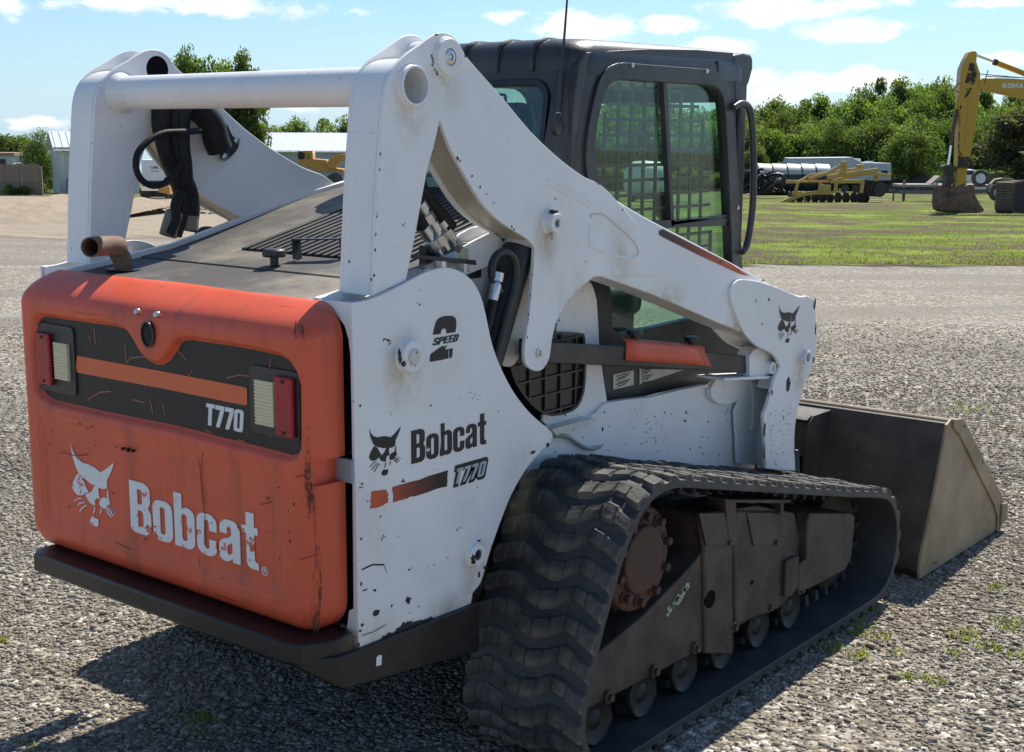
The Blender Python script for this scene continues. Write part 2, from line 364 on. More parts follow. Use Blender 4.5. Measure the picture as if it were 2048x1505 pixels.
def gravel_mat():
    m, n, b = newmat('gravel_ground'); co = worldpos(n)
    v = n.add('ShaderNodeTexVoronoi'); v.inputs['Scale'].default_value = 46; n.link(n.mix(.06, co, n.noise(co, 9, 3, out=1)), v.inputs['Vector'])
    v2 = n.add('ShaderNodeTexVoronoi'); v2.inputs['Scale'].default_value = 19; n.link(co, v2.inputs['Vector'])
    sc = n.add('ShaderNodeSeparateColor'); n.link(v.outputs['Color'], sc.inputs[0]); sc2 = n.add('ShaderNodeSeparateColor'); n.link(v2.outputs['Color'], sc2.inputs[0])
    stone = n.ramp(sc.outputs[0], [(0, (.13, .11, .082)), (.35, (.28, .24, .185)), (.65, (.35, .305, .245)), (.9, (.50, .455, .39)), (1, (.60, .56, .49))])
    st2 = n.ramp(sc2.outputs[1], [(0, .72), (.5, 1.0), (1, 1.3)]); c = n.mix(1, stone, st2, 'MULTIPLY')
    along = n.mapping(co, (.55, .55, .55), (0, 0, -YAW)); band = n.noise(n.mapping(along, (.22, 1.3, 1)), 1.0, 6, .6)
    dirt = n.noise(co, 1.1, 7, .65)
    c = n.mix(n.math('MULTIPLY', n.step(band, .46, .60), .85), c, n.mix(n.noise(co, 20, 5), (.20, .175, .14), (.31, .28, .235)))
    c = n.mix(n.math('MULTIPLY', n.step(dirt, .52, .70), .6), c, (.25, .20, .14))
    white = n.noise(n.mapping(along, (.3, 1.9, 1), loc=(4, 2, 0)), 1.0, 5, .6); c = n.mix(n.math('MULTIPLY', n.step(white, .56, .72), .45), c, (.50, .48, .45))
    c = n.mix(n.step(v.outputs['Distance'], .5, .9), c, (.15, .125, .095)); n.link(c, b.inputs['Base Color']); b.inputs['Roughness'].default_value = .9; b.inputs['Specular IOR Level'].default_value = .25
    h = n.math('ADD', n.math('MULTIPLY', v.outputs['Distance'], -1.0), n.math('MULTIPLY', v2.outputs['Distance'], -.8)); h = n.math('ADD', h, n.math('MULTIPLY', sc.outputs[1], .6))
    n.link(n.bump(h, 1.0, .014), b.inputs['Normal']); return m
GRAV = gravel_mat()
def radial(u, t):  # point at view-column u, t metres ahead of the camera
    r = RH * ((u - CU) / (FPX * .984)) ; return (CAM.x + (FH.x + r.x) * t, CAM.y + (FH.y + r.y) * t)
big = [(-500, -60), (400, -60), (400, 600), (-500, 600)]
c0_ = Vector((CAM.x, CAM.y, 0))
def wxy(s, t): p = c0_ + RH * s + FH * t; return (p.x, p.y)
strip_sheet('ground', [wxy(-400, -40), wxy(400, -40), wxy(400, 500), wxy(-400, 500)], GRAV, 0, step=1000)
def fade_edge(n, b, t0, wd):
    co = worldpos(n); d = n.add('ShaderNodeVectorMath', operation='DOT_PRODUCT'); n.link(co, d.inputs[0]); d.inputs[1].default_value = FH
    t = n.math('SUBTRACT', d.outputs['Value'], c0_.dot(FH)); al = n.mapping(co, (.35, 1.3, 1), (0, 0, -YAW))
    k = n.math('ADD', n.math('DIVIDE', n.math('SUBTRACT', t, t0), wd), n.math('MULTIPLY', n.math('SUBTRACT', n.noise(al, 1.1, 7, .7), .5), 2.6))
    n.link(n.step(k, .3, .7), b.inputs['Alpha'])
def soil_mat(name, a, b_, c_, sx=.4, bump=.6, fade=None):
    m, n, b = newmat(name); co = worldpos(n); al = n.mapping(co, (sx, 1.6, 1), (0, 0, -YAW)); nz = n.noise(al, 1.2, 8, .65)
    nz2 = n.noise(co, 7, 8, .7); c = n.mix(n.ramp(nz, [(.35, 0), (.65, 1)]), a, b_); c = n.mix(n.step(nz2, .50, .72), c, c_); n.link(c, b.inputs['Base Color']); b.inputs['Roughness'].default_value = .95
    n.link(n.bump(n.math('ADD', nz2, nz), bump, .05), b.inputs['Normal'])
    if fade: fade_edge(n, b, *fade)
    return m
SAND = soil_mat('sandy_soil', (.33, .265, .185), (.26, .205, .145), (.20, .155, .115), fade=(28.5, 4.0)); BERM = soil_mat('berm_soil', (.33, .265, .185), (.26, .205, .145), (.20, .155, .115)); MUD = soil_mat('dark_mud', (.13, .10, .075), (.20, .155, .11), (.08, .065, .05), .3)
def grass_ground(fade=None, nm='grass_ground'):
    m, n, b = newmat(nm); co = worldpos(n); al = n.mapping(co, (.9, .9, 1), (0, 0, -YAW))
    g = n.mix(n.ramp(n.noise(co, 9, 9, .75), [(.35, 0), (.65, 1)]), (.06, .09, .014), (.17, .20, .035)); g = n.mix(n.step(n.noise(al, .35, 5, .6), .42, .62), g, (.22, .28, .045))
    mud = n.mix(n.noise(co, 6, 6), (.07, .052, .034), (.16, .12, .078)); k = n.noise(al, .42, 9, .74)
    c = n.mix(n.step(k, .46, .54), g, mud); n.link(c, b.inputs['Base Color']); b.inputs['Roughness'].default_value = .95; b.inputs['Specular IOR Level'].default_value = .1
    n.link(n.bump(n.noise(co, 14, 6, .7), .8, .06), b.inputs['Normal'])
    if fade: fade_edge(n, b, *fade)
    return m
CLOD = soil_mat('clod_soil', (.22, .165, .115), (.30, .23, .16), (.16, .12, .085), bump=.15)
PILE = soil_mat('pile_soil', (.060, .048, .036), (.095, .075, .055), (.04, .032, .025), bump=.2)
GRG = grass_ground((21.6, 1.3)); GRV = grass_ground(None, 'grass_verge')
# right-hand field, from the edge of the yard to the trees; far strip of grass on the left
strip_sheet('grass_field', [wxy(-2.5, 21), wxy(2, 20), wxy(5, 20), wxy(9, 20), wxy(13, 19.8), wxy(40, 19), wxy(170, 200), wxy(-10, 200), wxy(-4, 60)], GRG, .010, .35, 3, .9)
strip_sheet('dirt_track', [wxy(-24, 26), wxy(-12, 26), wxy(-7, 26), wxy(-3, 26), wxy(-2.2, 34), wxy(-9, 74), wxy(-48, 84), wxy(-40, 50)], SAND, .006, .4, 5, 1.2)
strip_sheet('grass_verge', [wxy(-60, 84), wxy(-30, 80), wxy(-16, 76), wxy(-6, 74), wxy(-6, 200), wxy(-120, 200)], GRV, .014, .5, 6, 1.5)
for a in ()and ([(9.5, 30), (16, 29.5), (17, 31), (10, 31.4)], [(4, 42), (15, 41), (18, 44), (12, 45.5), (5, 44)], [(7.5, 25.5), (14, 25.0), (14, 26.2), (8, 26.4)]):
    strip_sheet('muddy_patch', [wxy(*p) for p in a], MUD, .020, .35, 9, .5)
# loose stones
STM, n_, b_ = newmat('gravel_stone'); at = n_.add('ShaderNodeAttribute'); at.attribute_name = 'tone'; cc = n_.ramp(at.outputs['Fac'], [(0, (.15, .13, .105)), (.3, (.25, .22, .18)), (.6, (.33, .30, .25)), (.85, (.42, .39, .335)), (1, (.58, .55, .49))])
cc = n_.mix(n_.math('MULTIPLY', n_.step(n_.noise(worldpos(n_), 1.3, 6, .65), .46, .66), .62), cc, (.27, .20, .125)); n_.link(n_.mix(n_.math('MULTIPLY', n_.noise(worldpos(n_), 120, 3), .45), cc, (.21, .165, .11)), b_.inputs['Base Color']); b_.inputs['Roughness'].default_value = .85; b_.inputs['Specular IOR Level'].default_value = .3
bmi = bmesh.new(); bmesh.ops.create_icosphere(bmi, subdivisions=1, radius=1); IV = np.array([v.co[:] for v in bmi.verts]); IF = np.array([[v.index for v in f.verts] for f in bmi.faces]); bmi.free()
OV = np.array([(1, 0, 0), (-1, 0, 0), (0, 1, 0), (0, -1, 0), (0, 0, 1), (0, 0, -1)], float); OF = np.array([(0, 2, 4), (2, 1, 4), (1, 3, 4), (3, 0, 4), (2, 0, 5), (1, 2, 5), (3, 1, 5), (0, 3, 5)])
def stones(name, N, t0, t1, size, kind_pow, spread=1.12, fade=None, octa=False, label='loose grey and tan gravel stones covering the yard near the machine'):
    u = np.random.rand(N); t = np.sqrt(t0 ** 2 + (t1 ** 2 - t0 ** 2) * u); sfac = (np.random.rand(N) * 2 - 1) * (1024 / (FPX * .98)) * spread
    P_ = np.array([CAM.x, CAM.y]) + t[:, None] * (np.array([FH.x, FH.y]) + sfac[:, None] * np.array([RH.x, RH.y]))
    # thin the stones out over the bare, dusty patches
    dens = np.sin(P_[:, 0] * .9 + 1.3 * np.sin(P_[:, 1] * .7)) + np.sin(P_[:, 1] * 1.3 + P_[:, 0] * .4); keep = np.random.rand(N) < np.clip(1.05 - .38 * np.clip(dens, 0, 2), .30, 1) * (np.clip((t1 - t) / fade, .02, 1) if fade else 1); P_ = P_[keep]; N = len(P_); tt_ = t[keep]
    IV_, IF_ = (OV, OF) if octa else (np.sign(IV) * np.abs(IV) ** .8, IF); nv = len(IV_)
    sz = np.minimum(size * np.exp(np.random.randn(N) * kind_pow), .0175); ax = np.stack([1 + .35 * np.random.rand(N), .70 + .35 * np.random.rand(N), .40 + .3 * np.random.rand(N)], 1) * sz[:, None]
    V = IV_[None] * (1 + (np.random.rand(N, nv, 1) - .5) * .75) + (np.random.rand(N, nv, 3) - .5) * .3; V = V * ax[:, None]
    th = np.random.rand(N) * 6.283; ph = (np.random.rand(N) - .5) * .9
    c, s = np.cos(ph), np.sin(ph); y = V[:, :, 1] * c[:, None] - V[:, :, 2] * s[:, None]; z = V[:, :, 1] * s[:, None] + V[:, :, 2] * c[:, None]; x = V[:, :, 0]
    c, s = np.cos(th), np.sin(th); X = x * c[:, None] - y * s[:, None]; Y = x * s[:, None] + y * c[:, None]
    tz = tt_ - KNEE; gz_ = -SLOPE * np.where(tz > 1.5, tz, np.where(tz < -1.5, 0, (tz + 1.5) ** 2 / 6))
    V = np.stack([X + P_[:, 0:1], Y + P_[:, 1:2], z + gz_[:, None] + sz[:, None] * .22], -1).reshape(-1, 3); F_ = (IF_[None] + np.arange(N)[:, None, None] * nv).reshape(-1, 3)
    me = D.meshes.new(name); me.vertices.add(len(V)); me.vertices.foreach_set('co', V.ravel()); me.loops.add(len(F_) * 3); me.loops.foreach_set('vertex_index', F_.ravel().astype(np.int32))
    me.polygons.add(len(F_)); me.polygons.foreach_set('loop_start', np.arange(0, len(F_) * 3, 3, dtype=np.int32)); me.polygons.foreach_set('loop_total', np.full(len(F_), 3, np.int32)); me.update(); me.validate()
    a = me.attributes.new('tone', 'FLOAT', 'POINT'); a.data.foreach_set('value', np.repeat(np.clip(np.random.beta(1.7, 2.2, N), 0, 1), nv))
    o = finish(name, me, STM, smooth_=False); tag(o, label, kind='stuff'); return o
stones('gravel', 34000, 2.2, 7.5, .0060, .40, fade=1.5); stones('fine_gravel', 130000, 2.2, 7.0, .0043, .4, octa=True, label='fine angular grit and chips between the larger stones of the yard'); stones('gravel', 115000, 6.6, 14, .0070, .35, 1.05, fade=5, octa=True, label='loose pale gravel stones on the yard beyond the machine')
# grass blades: little tufts in the gravel, rough grass on the field
GB, n_, b_ = newmat('grass_blade'); at = n_.add('ShaderNodeAttribute'); at.attribute_name = 'tone'; n_.link(n_.ramp(at.outputs['Fac'], [(0, (.10, .13, .014)), (.5, (.19, .23, .028)), (1, (.33, .34, .06))]), b_.inputs['Base Color']); b_.inputs['Roughness'].default_value = .7; b_.inputs['Specular IOR Level'].default_value = .2
trb = n_.add('ShaderNodeBsdfTranslucent'); trb.inputs[0].default_value = (.30, .36, .05, 1); mxb = n_.add('ShaderNodeMixShader'); mxb.inputs[0].default_value = .55; n_.link(b_.outputs[0], mxb.inputs[1]); n_.link(trb.outputs[0], mxb.inputs[2]); n_.link(mxb.outputs[0], n_.n['Material Output'].inputs[0])
def blades(name, pts, hts, label, w_=.006, kind='stuff'):
    N = len(pts); pts = np.array(pts); hts = np.array(hts); a = np.random.rand(N) * 6.283; lean = (np.random.rand(N) * .8 + .1) * hts; w2 = w_ * np.ones(N) if np.isscalar(w_) else w_
    d = np.stack([np.cos(a), np.sin(a), np.zeros(N)], 1); e = np.stack([-np.sin(a), np.cos(a), np.zeros(N)], 1)
    b0 = pts - e * w2[:, None] / 2; b1 = pts + e * w2[:, None] / 2; mid = pts + d * lean[:, None] * .35; mid[:, 2] += hts * .6; m0 = mid - e * w2[:, None] * .35; m1 = mid + e * w2[:, None] * .35; tip = pts + d * lean[:, None]; tip[:, 2] += hts
    V = np.stack([b0, b1, m1, m0, tip], 1).reshape(-1, 3); F_ = []
    base = np.arange(N) * 5; tri = np.stack([base, base + 1, base + 2, base, base + 2, base + 3, base + 3, base + 2, base + 4], 1).reshape(-1, 3)
    me = D.meshes.new(name); me.from_pydata(V.tolist(), [], tri.tolist()); at_ = me.attributes.new('tone', 'FLOAT', 'POINT'); at_.data.foreach_set('value', np.repeat(np.random.rand(N), 5))
    o = finish(name, me, GB, smooth_=False); tag(o, label, kind=kind); return o
tp, th_ = [], []
for (u, v, rad, n) in ((1930,1275,.06,60),(1975,1295,.05,50),(2018,1252,.07,80),(1745,1270,.07,60),(1715,1312,.05,40),(1700,1250,.10,60),(1815,1360,.04,30),(1865,1365,.04,30),(1905,1308,.03,30),(2040,1315,.05,40),(1990,1180,.03,20),(1790,1305,.04,25),(1720,1225,.08,60),(420,1460,.07,26),(60,1495,.04,12),(5,1285,.03,30),(400,1440,.05,40),(1660,1300,.05,30),(1930,820,.15,80),(1500,690,.15,60),(1650,1228,.08,40)):
    c = on_z(u, v, 0)
    for k in range(int(n * .8)): a, r = random.random() * 6.28, rad * math.sqrt(random.random()); tp.append((c.x + r * math.cos(a), c.y + r * math.sin(a), 0)); th_.append(random.uniform(.010, .034))
blades('grass_tufts', tp, th_, 'small green grass tufts growing through the gravel beside the track')
N_ = 46000; t = 22.6 + 60 * np.random.rand(N_) ** 1.8; s = (np.random.rand(N_) * .52 - .10) * t
keep = (np.sin(s * .35 + t * .31 + 2 * np.sin(s * .21)) + np.sin(t * .23 - s * .5) + np.random.randn(N_) * 1.6) > -.3; t, s = t[keep], s[keep]
pts = [(*wxy(a, b), zg(*wxy(a, b))) for a, b in zip(s, t)]; blades('field_grass', pts, .015 + .05 * np.random.rand(len(pts)), 'rough yellow-green grass covering the field behind the loader', w_=.012 + .02 * np.random.rand(len(pts)))
# ================================================================== BACKGROUND
LEAF, n_, b_ = newmat('leaves'); oi = n_.add('ShaderNodeObjectInfo'); co_ = objco(n_)
at = n_.add('ShaderNodeAttribute'); at.attribute_name = 'tone'
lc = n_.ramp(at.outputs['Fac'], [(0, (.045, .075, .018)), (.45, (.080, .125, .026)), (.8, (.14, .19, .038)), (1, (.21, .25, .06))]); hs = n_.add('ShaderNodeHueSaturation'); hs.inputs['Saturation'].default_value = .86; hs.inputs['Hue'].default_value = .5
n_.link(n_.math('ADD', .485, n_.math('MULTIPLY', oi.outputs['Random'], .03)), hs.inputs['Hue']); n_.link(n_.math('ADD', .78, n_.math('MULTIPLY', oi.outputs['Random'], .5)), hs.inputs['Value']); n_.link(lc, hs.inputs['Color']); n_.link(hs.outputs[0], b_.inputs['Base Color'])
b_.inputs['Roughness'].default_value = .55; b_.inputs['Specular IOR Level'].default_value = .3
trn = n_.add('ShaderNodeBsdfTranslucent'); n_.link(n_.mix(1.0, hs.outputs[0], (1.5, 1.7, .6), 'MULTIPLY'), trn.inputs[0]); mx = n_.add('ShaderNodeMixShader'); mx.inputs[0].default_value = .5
n_.link(b_.outputs[0], mx.inputs[1]); n_.link(trn.outputs[0], mx.inputs[2]); n_.link(mx.outputs[0], n_.n['Material Output'].inputs[0])
GREYLEAF = LEAF.copy(); GREYLEAF.name = 'grey_green_leaves'
for nd in GREYLEAF.node_tree.nodes:
    if nd.type == 'VALTORGB':
        for e, c in zip(nd.color_ramp.elements, ((.05, .058, .03), (.085, .095, .055), (.13, .135, .08), (.18, .18, .11))): e.color = (*c, 1)
BARK = plain('bark', (.07, .055, .042), .9, bump=.5, bscale=20)
def crown_mesh(name, n_clump, per, leaf, seed, shape=(1, 1, 1), mat=None, fill=.55):
    R_ = np.random.RandomState(seed); cs = R_.randn(n_clump, 3); cs /= np.linalg.norm(cs, axis=1)[:, None]; cs *= (fill + (1 - fill) * R_.rand(n_clump, 1)); cs[:, 2] = cs[:, 2] * .5 + .5; cs[:, :2] *= .42; cs[:, :2] *= (1.1 - .45 * cs[:, 2:3] ** 2)
    cr = .10 + .13 * R_.rand(n_clump); P_ = []; T_ = []
    for c, r in zip(cs, cr):
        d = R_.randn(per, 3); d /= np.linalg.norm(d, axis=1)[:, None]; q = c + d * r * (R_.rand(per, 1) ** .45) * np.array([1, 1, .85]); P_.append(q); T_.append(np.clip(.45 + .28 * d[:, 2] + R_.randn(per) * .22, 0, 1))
    P_ = np.concatenate(P_) * np.array(shape); T_ = np.concatenate(T_); N = len(P_); a = R_.randn(N, 3); a /= np.linalg.norm(a, axis=1)[:, None]; b = np.cross(a, R_.randn(N, 3)); b /= np.linalg.norm(b, axis=1)[:, None]; sz = leaf * (.6 + .8 * R_.rand(N, 1))
    V = np.stack([P_ - a * sz, P_ + b * sz * .55, P_ + a * sz, P_ - b * sz * .55], 1).reshape(-1, 3); F_ = np.arange(N * 4).reshape(-1, 4)
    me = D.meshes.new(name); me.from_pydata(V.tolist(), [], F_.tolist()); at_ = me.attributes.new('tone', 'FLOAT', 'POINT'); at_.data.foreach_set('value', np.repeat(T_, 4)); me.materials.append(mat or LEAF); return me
CRM = [crown_mesh('crown', 60, 300, .020, 11 + k) for k in range(3)]; CRM += [crown_mesh('crown', 50, 320, .021, 31, fill=.3), crown_mesh('crown', 60, 150, .022, 41, mat=GREYLEAF, fill=.35), crown_mesh('crown', 60, 190, .021, 51, fill=.6), crown_mesh('crown', 90, 200, .013, 61, fill=.35), crown_mesh('crown', 90, 200, .014, 62, fill=.5)]
def trunk_mesh(seed):
    r = random.Random(seed); m = MB(); m.tube([(0, 0, -.02), (.01, 0, .15), (-.01, .01, .4), (.01, 0, .75)], [.028, .022, .016, .006], 8)
    for k in range(7):
        z = .15 + k * .08; a = r.uniform(0, 6.28); L = r.uniform(.18, .34); m.tube([(0, 0, z), (math.cos(a) * L * .5, math.sin(a) * L * .5, z + .08), (math.cos(a) * L, math.sin(a) * L, z + .20)], [.012, .008, .003], 6)
    bmesh.ops.recalc_face_normals(m.bm, faces=m.bm.faces); me = D.meshes.new('trunk'); m.bm.to_mesh(me); m.bm.free(); me.materials.append(BARK); return me
TRM = [trunk_mesh(k) for k in range(3)]
class BG:
    def __init__(s, name, label, cat, u, v, group=None, dyaw=0):
        p = ground_at(u, v); s.u, s.v = u, v; s.m = (p - CAM).dot(rz) / FPX; s.o = thing(name, label, cat, p, YAW + dyaw, group)
    def x(s, u): return (u - s.u) * s.m
    def z(s, v): return (s.v - v) * s.m * 1.016
    def p(s, pts): return [(s.x(u), s.z(v)) for u, v in pts]
def tree(name, label, u, vb, vt, wpx, var=0, group=None, cat='tree', low=.08):
    b = BG(name, label, cat, u, vb, group); H = (vb - vt) * b.m * 1.016; Wd = wpx * b.m
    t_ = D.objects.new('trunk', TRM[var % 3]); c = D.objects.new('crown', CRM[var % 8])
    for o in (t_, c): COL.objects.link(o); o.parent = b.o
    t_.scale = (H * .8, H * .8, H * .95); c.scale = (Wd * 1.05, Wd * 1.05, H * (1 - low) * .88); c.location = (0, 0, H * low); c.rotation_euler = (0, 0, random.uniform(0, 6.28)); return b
rt = random.Random(17)
# woodland behind the field (right)
topline = [(1180, 178), (1250, 172), (1330, 176), (1400, 205), (1480, 188), (1540, 194), (1600, 186), (1650, 180), (1700, 176), (1752, 138), (1800, 160), (1835, 134), (1872, 152), (1905, 134), (1950, 158), (2000, 186), (2060, 150), (2110, 150)]
G_ = 'trees in the woodland behind the field'
def top_at(u):
    for (a, b), (c, d) in zip(topline, topline[1:]):
        if a <= u <= c: return b + (d - b) * (u - a) / (c - a)
    return 180
_cnt = {}
def wlabel(row, u):
    lm = ('seen through the cab windows', 'behind the black pipe coils', 'behind the tarped load', 'behind the travel trailer', 'behind the trailer tongue', 'behind the excavator arm', 'behind the excavator boom')[sum(u > t for t in (1470, 1560, 1650, 1785, 1880, 1960))]
    c = _cnt[(row, lm)] = _cnt.get((row, lm), -1) + 1
    o_ = ('first', 'second', 'third', 'fourth', 'fifth', 'sixth', 'seventh', 'eighth', 'ninth')[min(c, 8)]
    return {'middle': 'full middle-row woodland tree ', 'back': 'tall back-row woodland tree ', 'front': 'rounded front-row woodland tree ', 'bush': 'low woodland bush '}[row] + lm + ', ' + o_ + ' from the left'
k = 0; u = 1150
while u < 2130:
    tree('woodland_tree', wlabel('middle', u), u, 377, top_at(u) + rt.uniform(12, 40), rt.uniform(100, 130), (6, 1, 7, 2, 5)[k % 5], G_, low=0); u += rt.uniform(34, 46); k += 1
k = 0; u = 1165
while u < 2130:
    tree('woodland_tree', wlabel('back', u), u, 374, top_at(u) + rt.uniform(-4, 10), rt.uniform(95, 125), k % 4, G_); u += rt.uniform(34, 46); k += 1
u = 1170
while u < 2130:
    tree('woodland_tree', wlabel('front', u), u, 381, max(215, top_at(u) + rt.uniform(30, 80)), rt.uniform(90, 130), (6, 7, 1, 5, 7, 6)[k % 6], G_, low=.0); u += rt.uniform(38, 55); k += 1
u = 1180
while u < 2110:
    tree('woodland_bush', wlabel('bush', u), u, 383, rt.uniform(318, 345), rt.uniform(70, 100), k % 4, 'bushes at the foot of the woodland', 'bush', low=0); u += rt.uniform(38, 55); k += 1
tree('broad_tree', 'broad dark rounded tree standing in front of the woodland, left of the excavator arm', 1822, 386, 236, 135, 7, low=.02)
tree('grey_tree', 'grey-green feathery tree with a dark trunk at the right edge, behind the excavator boom', 2028, 388, 190, 170, 4, low=.10)
tree('leafy_bush', 'bright green leafy bush beside the pile of black coils', 1508, 384, 288, 62, 2, cat='bush', low=0)
# far left and middle trees
for i, (u, vt, wd) in enumerate(((-30, 262, 90), (28, 250, 80), (60, 268, 60), (150, 246, 70), (470, 245, 90), (530, 226, 90), (590, 232, 80), (640, 224, 90), (700, 228, 90), (1090, 225, 90))):
    tree('hedgerow_tree', ('green tree behind the board fence and mobile home, ' if u < 100 else 'green tree standing just above the small shed roof, ' if u < 300 else 'green tree above the long building, ' if u < 1000 else 'green tree seen through the cab windows, ') + ('first', 'second', 'third', 'fourth', 'fifth')[{-30: 0, 28: 1, 60: 2, 150: 0, 470: 0, 530: 1, 590: 2, 640: 3, 700: 4, 1090: 0}[u]] + ' from the left', u, 378, vt, wd * 1.25, i % 4, 'trees behind the sheds', low=0)
tree('bushy_tree', 'dense bright bushy tree with yellowish leaves between the board fence and the small shed', 84, 386, 248, 100, 6, low=0)
tree('tall_tree', 'tallest tree rising above the left lift arm', 432, 384, 76, 130, 1)
tree('tall_tree', 'tall leafy tree just right of the tallest one above the lift arm', 492, 384, 96, 100, 0)
tree('tall_tree', 'smaller tree crown just left of the tall tree above the lift arm', 382, 384, 92, 90, 2)
# --- board fence
b = BG('board_fence', 'weathered grey wooden board fence at the far left', 'fence', 0, 391)
FNC = plain('weathered_boards', (.21, .165, .13), .9, var=.35, vscale=9); fm = None
for k in range(44):
    x = b.x(-118) + k * 4.6 * b.m
    if fm is None: fm = MB().box((0, 0, b.z(330) / 2), (4.3 * b.m, .025, b.z(330))).build('board', FNC, b.o, loc=(x, 0, 0))
    else: clone(fm, b.o, loc=(x, rt.uniform(-.015, .015), rt.uniform(-.06, .05)))
MB().box((b.x(84), .02, b.z(334) / 2), (.14, .14, b.z(334))).build('post', FNC, b.o)
for u_ in (20, 48): tree('weed', 'dark green weed against the board fence, the ' + ('left' if u_ < 30 else 'right') + ' one of two', u_, 391.5, 364 + u_ * .1, 34, 6 + (u_ > 30), 'weeds by the fence', 'weed', low=0)
# --- small shed with metal roof
WALLW = plain('white_siding', (.62, .63, .58), .7, var=.12, dirt=(.30, .28, .22), dfac=.5, dscale=2); WALLB = plain('blue_grey_siding', (.46, .52, .53), .7, var=.08)
ROOFM = plain('white_metal_roof', (.78, .80, .84), .35, metal=.2, var=.05)
def building(name, label, u, v, Wd, Dp, Hw, Hr, dyaw, wallm, clap=.16, over=.35, ribs=.45):
    b = BG(name, label, 'shed' if Wd < 9 else 'building', u, v, None, dyaw)
    # near corner at the origin; long side along +x, gable end along +y
    MB().prism([(0, 0), (Dp, 0), (Dp, Hw), (Dp / 2, Hw + Hr), (0, Hw)], 0, Wd, 'x').build('wall', wallm, b.o)
    pl_ = None; n = int(Hw / clap)
    for k in range(n):
        if pl_ is None: pl_ = MB().prism([(-.004, 0), (-.030, 0), (-.006, clap), (-.004, clap)], .02, Wd - .02, 'x').build('siding_board', wallm, b.o, smooth_=False)
        else: clone(pl_, b.o, loc=(0, 0, k * clap))
    gs = None
    for k in range(n):
        if gs is None: gs = MB().prism([(-.004, 0), (-.030, 0), (-.006, clap), (-.004, clap)], .02, Dp - .02, 'y').build('siding_board', wallm, b.o, smooth_=False)
        else: clone(gs, b.o, loc=(0, 0, k * clap))
    sl_ = math.atan2(Hr, Dp / 2); L = (Dp / 2 + over) / math.cos(sl_)
    for sgn in (1, -1):
        yc = Dp / 2 - sgn * (Dp / 2 + over) / 2; zc_ = Hw + Hr - (Dp / 2 + over) / 2 * math.tan(sl_) + .06
        rf = MB().box((Wd / 2, 0, 0), (Wd + 2 * over, L, .05)).build('roof', ROOFM, b.o, loc=(0, yc, zc_), rot=(sgn * sl_, 0, 0)); rb = None
        for k in range(int((Wd + 2 * over) / ribs)):
            x = -over + (k + .5) * ribs
            if rb is None: rb = MB().box((0, 0, .04), (.05, L, .035)).build('roof_rib', ROOFM, rf, loc=(x, 0, 0))
            else: clone(rb, rf, loc=(x, 0, 0))
    MB().box((Wd / 2, -over * .6, Hw - .05), (Wd + 2 * over, .06, .20)).build('fascia', WALLW, b.o); return b
building('small_shed', 'small white clapboard shed with ribbed metal roof at the left, behind the tower', 121, 388, 5.2, 2.9, 3.0, 1.0, .48, WALLW)
building('long_building', 'long low building with a white ribbed metal roof seen under the cross tube', 505, 380, 26, 8, 3.25, 1.45, .02, WALLB, ribs=.7)
b = BG('mobile_home', 'pale blue mobile home with a rusty roof behind the board fence', 'mobile home', 0, 382)
MB().box((b.x(-45), 1.5, b.z(314) / 2), (5.6, 3, b.z(314))).build('wall', WALLB, b.o); MB().box((b.x(-45), 1.5, b.z(311)), (6.0, 3.4, .22)).build('roof', plain('rusty_roof', (.34, .20, .16), .8), b.o); MB().box((b.x(3), -.02, b.z(327)), (.9, .04, .5)).build('window', BLKGLOSS, b.o)
tree('weed_clump', 'dark leafy weeds at the foot of the small shed', 152, 388, 352, 38, 2, cat='bush', low=0)
tree('weed_clump', 'green weeds growing in front of the shed wall near the tower', 172, 389, 362, 30, 1, cat='bush', low=0)
# --- truck camper
b = BG('truck_camper', 'white truck camper with dark lettering seen between the left tower and the hoses', 'camper', 315, 398)
CAMW = plain('camper_white', (.70, .72, .74), .5, var=.04)
bd = MB().prism(b.p([(285, 380), (345, 380), (345, 322), (285, 322)]), 0, 2.4, 'y').build('body', CAMW, b.o, bevel=.08)
MB().prism(b.p([(285, 371), (345, 371), (345, 363), (285, 363)]), -.03, .02, 'y').build('window', BLKGLOSS, b.o); MB().prism(b.p([(287, 382), (340, 382), (340, 374), (287, 374)]), -.35, .0, 'y').build('bumper', CHROME, b.o)
for u_ in (292, 338): MB().lathe([(.36, .0), (.36, .25)], (b.x(u_), 0, .36), 'y', 20).build('tyre', RUBBER, b.o)
MB().box((b.x(315), .6, b.z(388)), (1.7, 1.0, .35)).build('chassis', BLACKP, b.o)
# --- yellow machine beyond the left arm
YEL = paint('yellow_paint', (.52, .27, .030), chip=.90, dfac=.5, dirt=(.22, .13, .04), chipscale=5, scratch=.1); YELO = paint('faded_orange_yellow', (.56, .27, .045), chip=.95, dfac=.5, dirt=(.3, .17, .06), chipscale=4, scratch=.1)
b = BG('wheel_loader', 'yellow-orange wheel loader parked in front of the long building', 'loader', 640, 384)
MB().prism(b.p([(598, 305), (628, 304), (629, 322), (600, 322)]), -.4, 1.0, 'y').build('cab', YELO, b.o, bevel=.04); MB().prism(b.p([(617, 311), (623, 311), (623, 321), (617, 321)]), -.44, -.40, 'y').build('window', GLASS, b.o)
MB().prism(b.p([(600, 320), (629, 320), (656, 322), (658, 336), (690, 340), (690, 346), (640, 346), (600, 330)]), -.5, 1.2, 'y').build('body', YELO, b.o, bevel=.05)
MB().prism(smooth(b.p([(656, 338), (658, 326), (668, 316), (680, 311), (695, 311), (700, 318), (688, 324), (680, 330), (676, 338)]), 2, corner=60), -.7, -.3, 'y').build('loader_arm', YELO, b.o, bevel=.03)
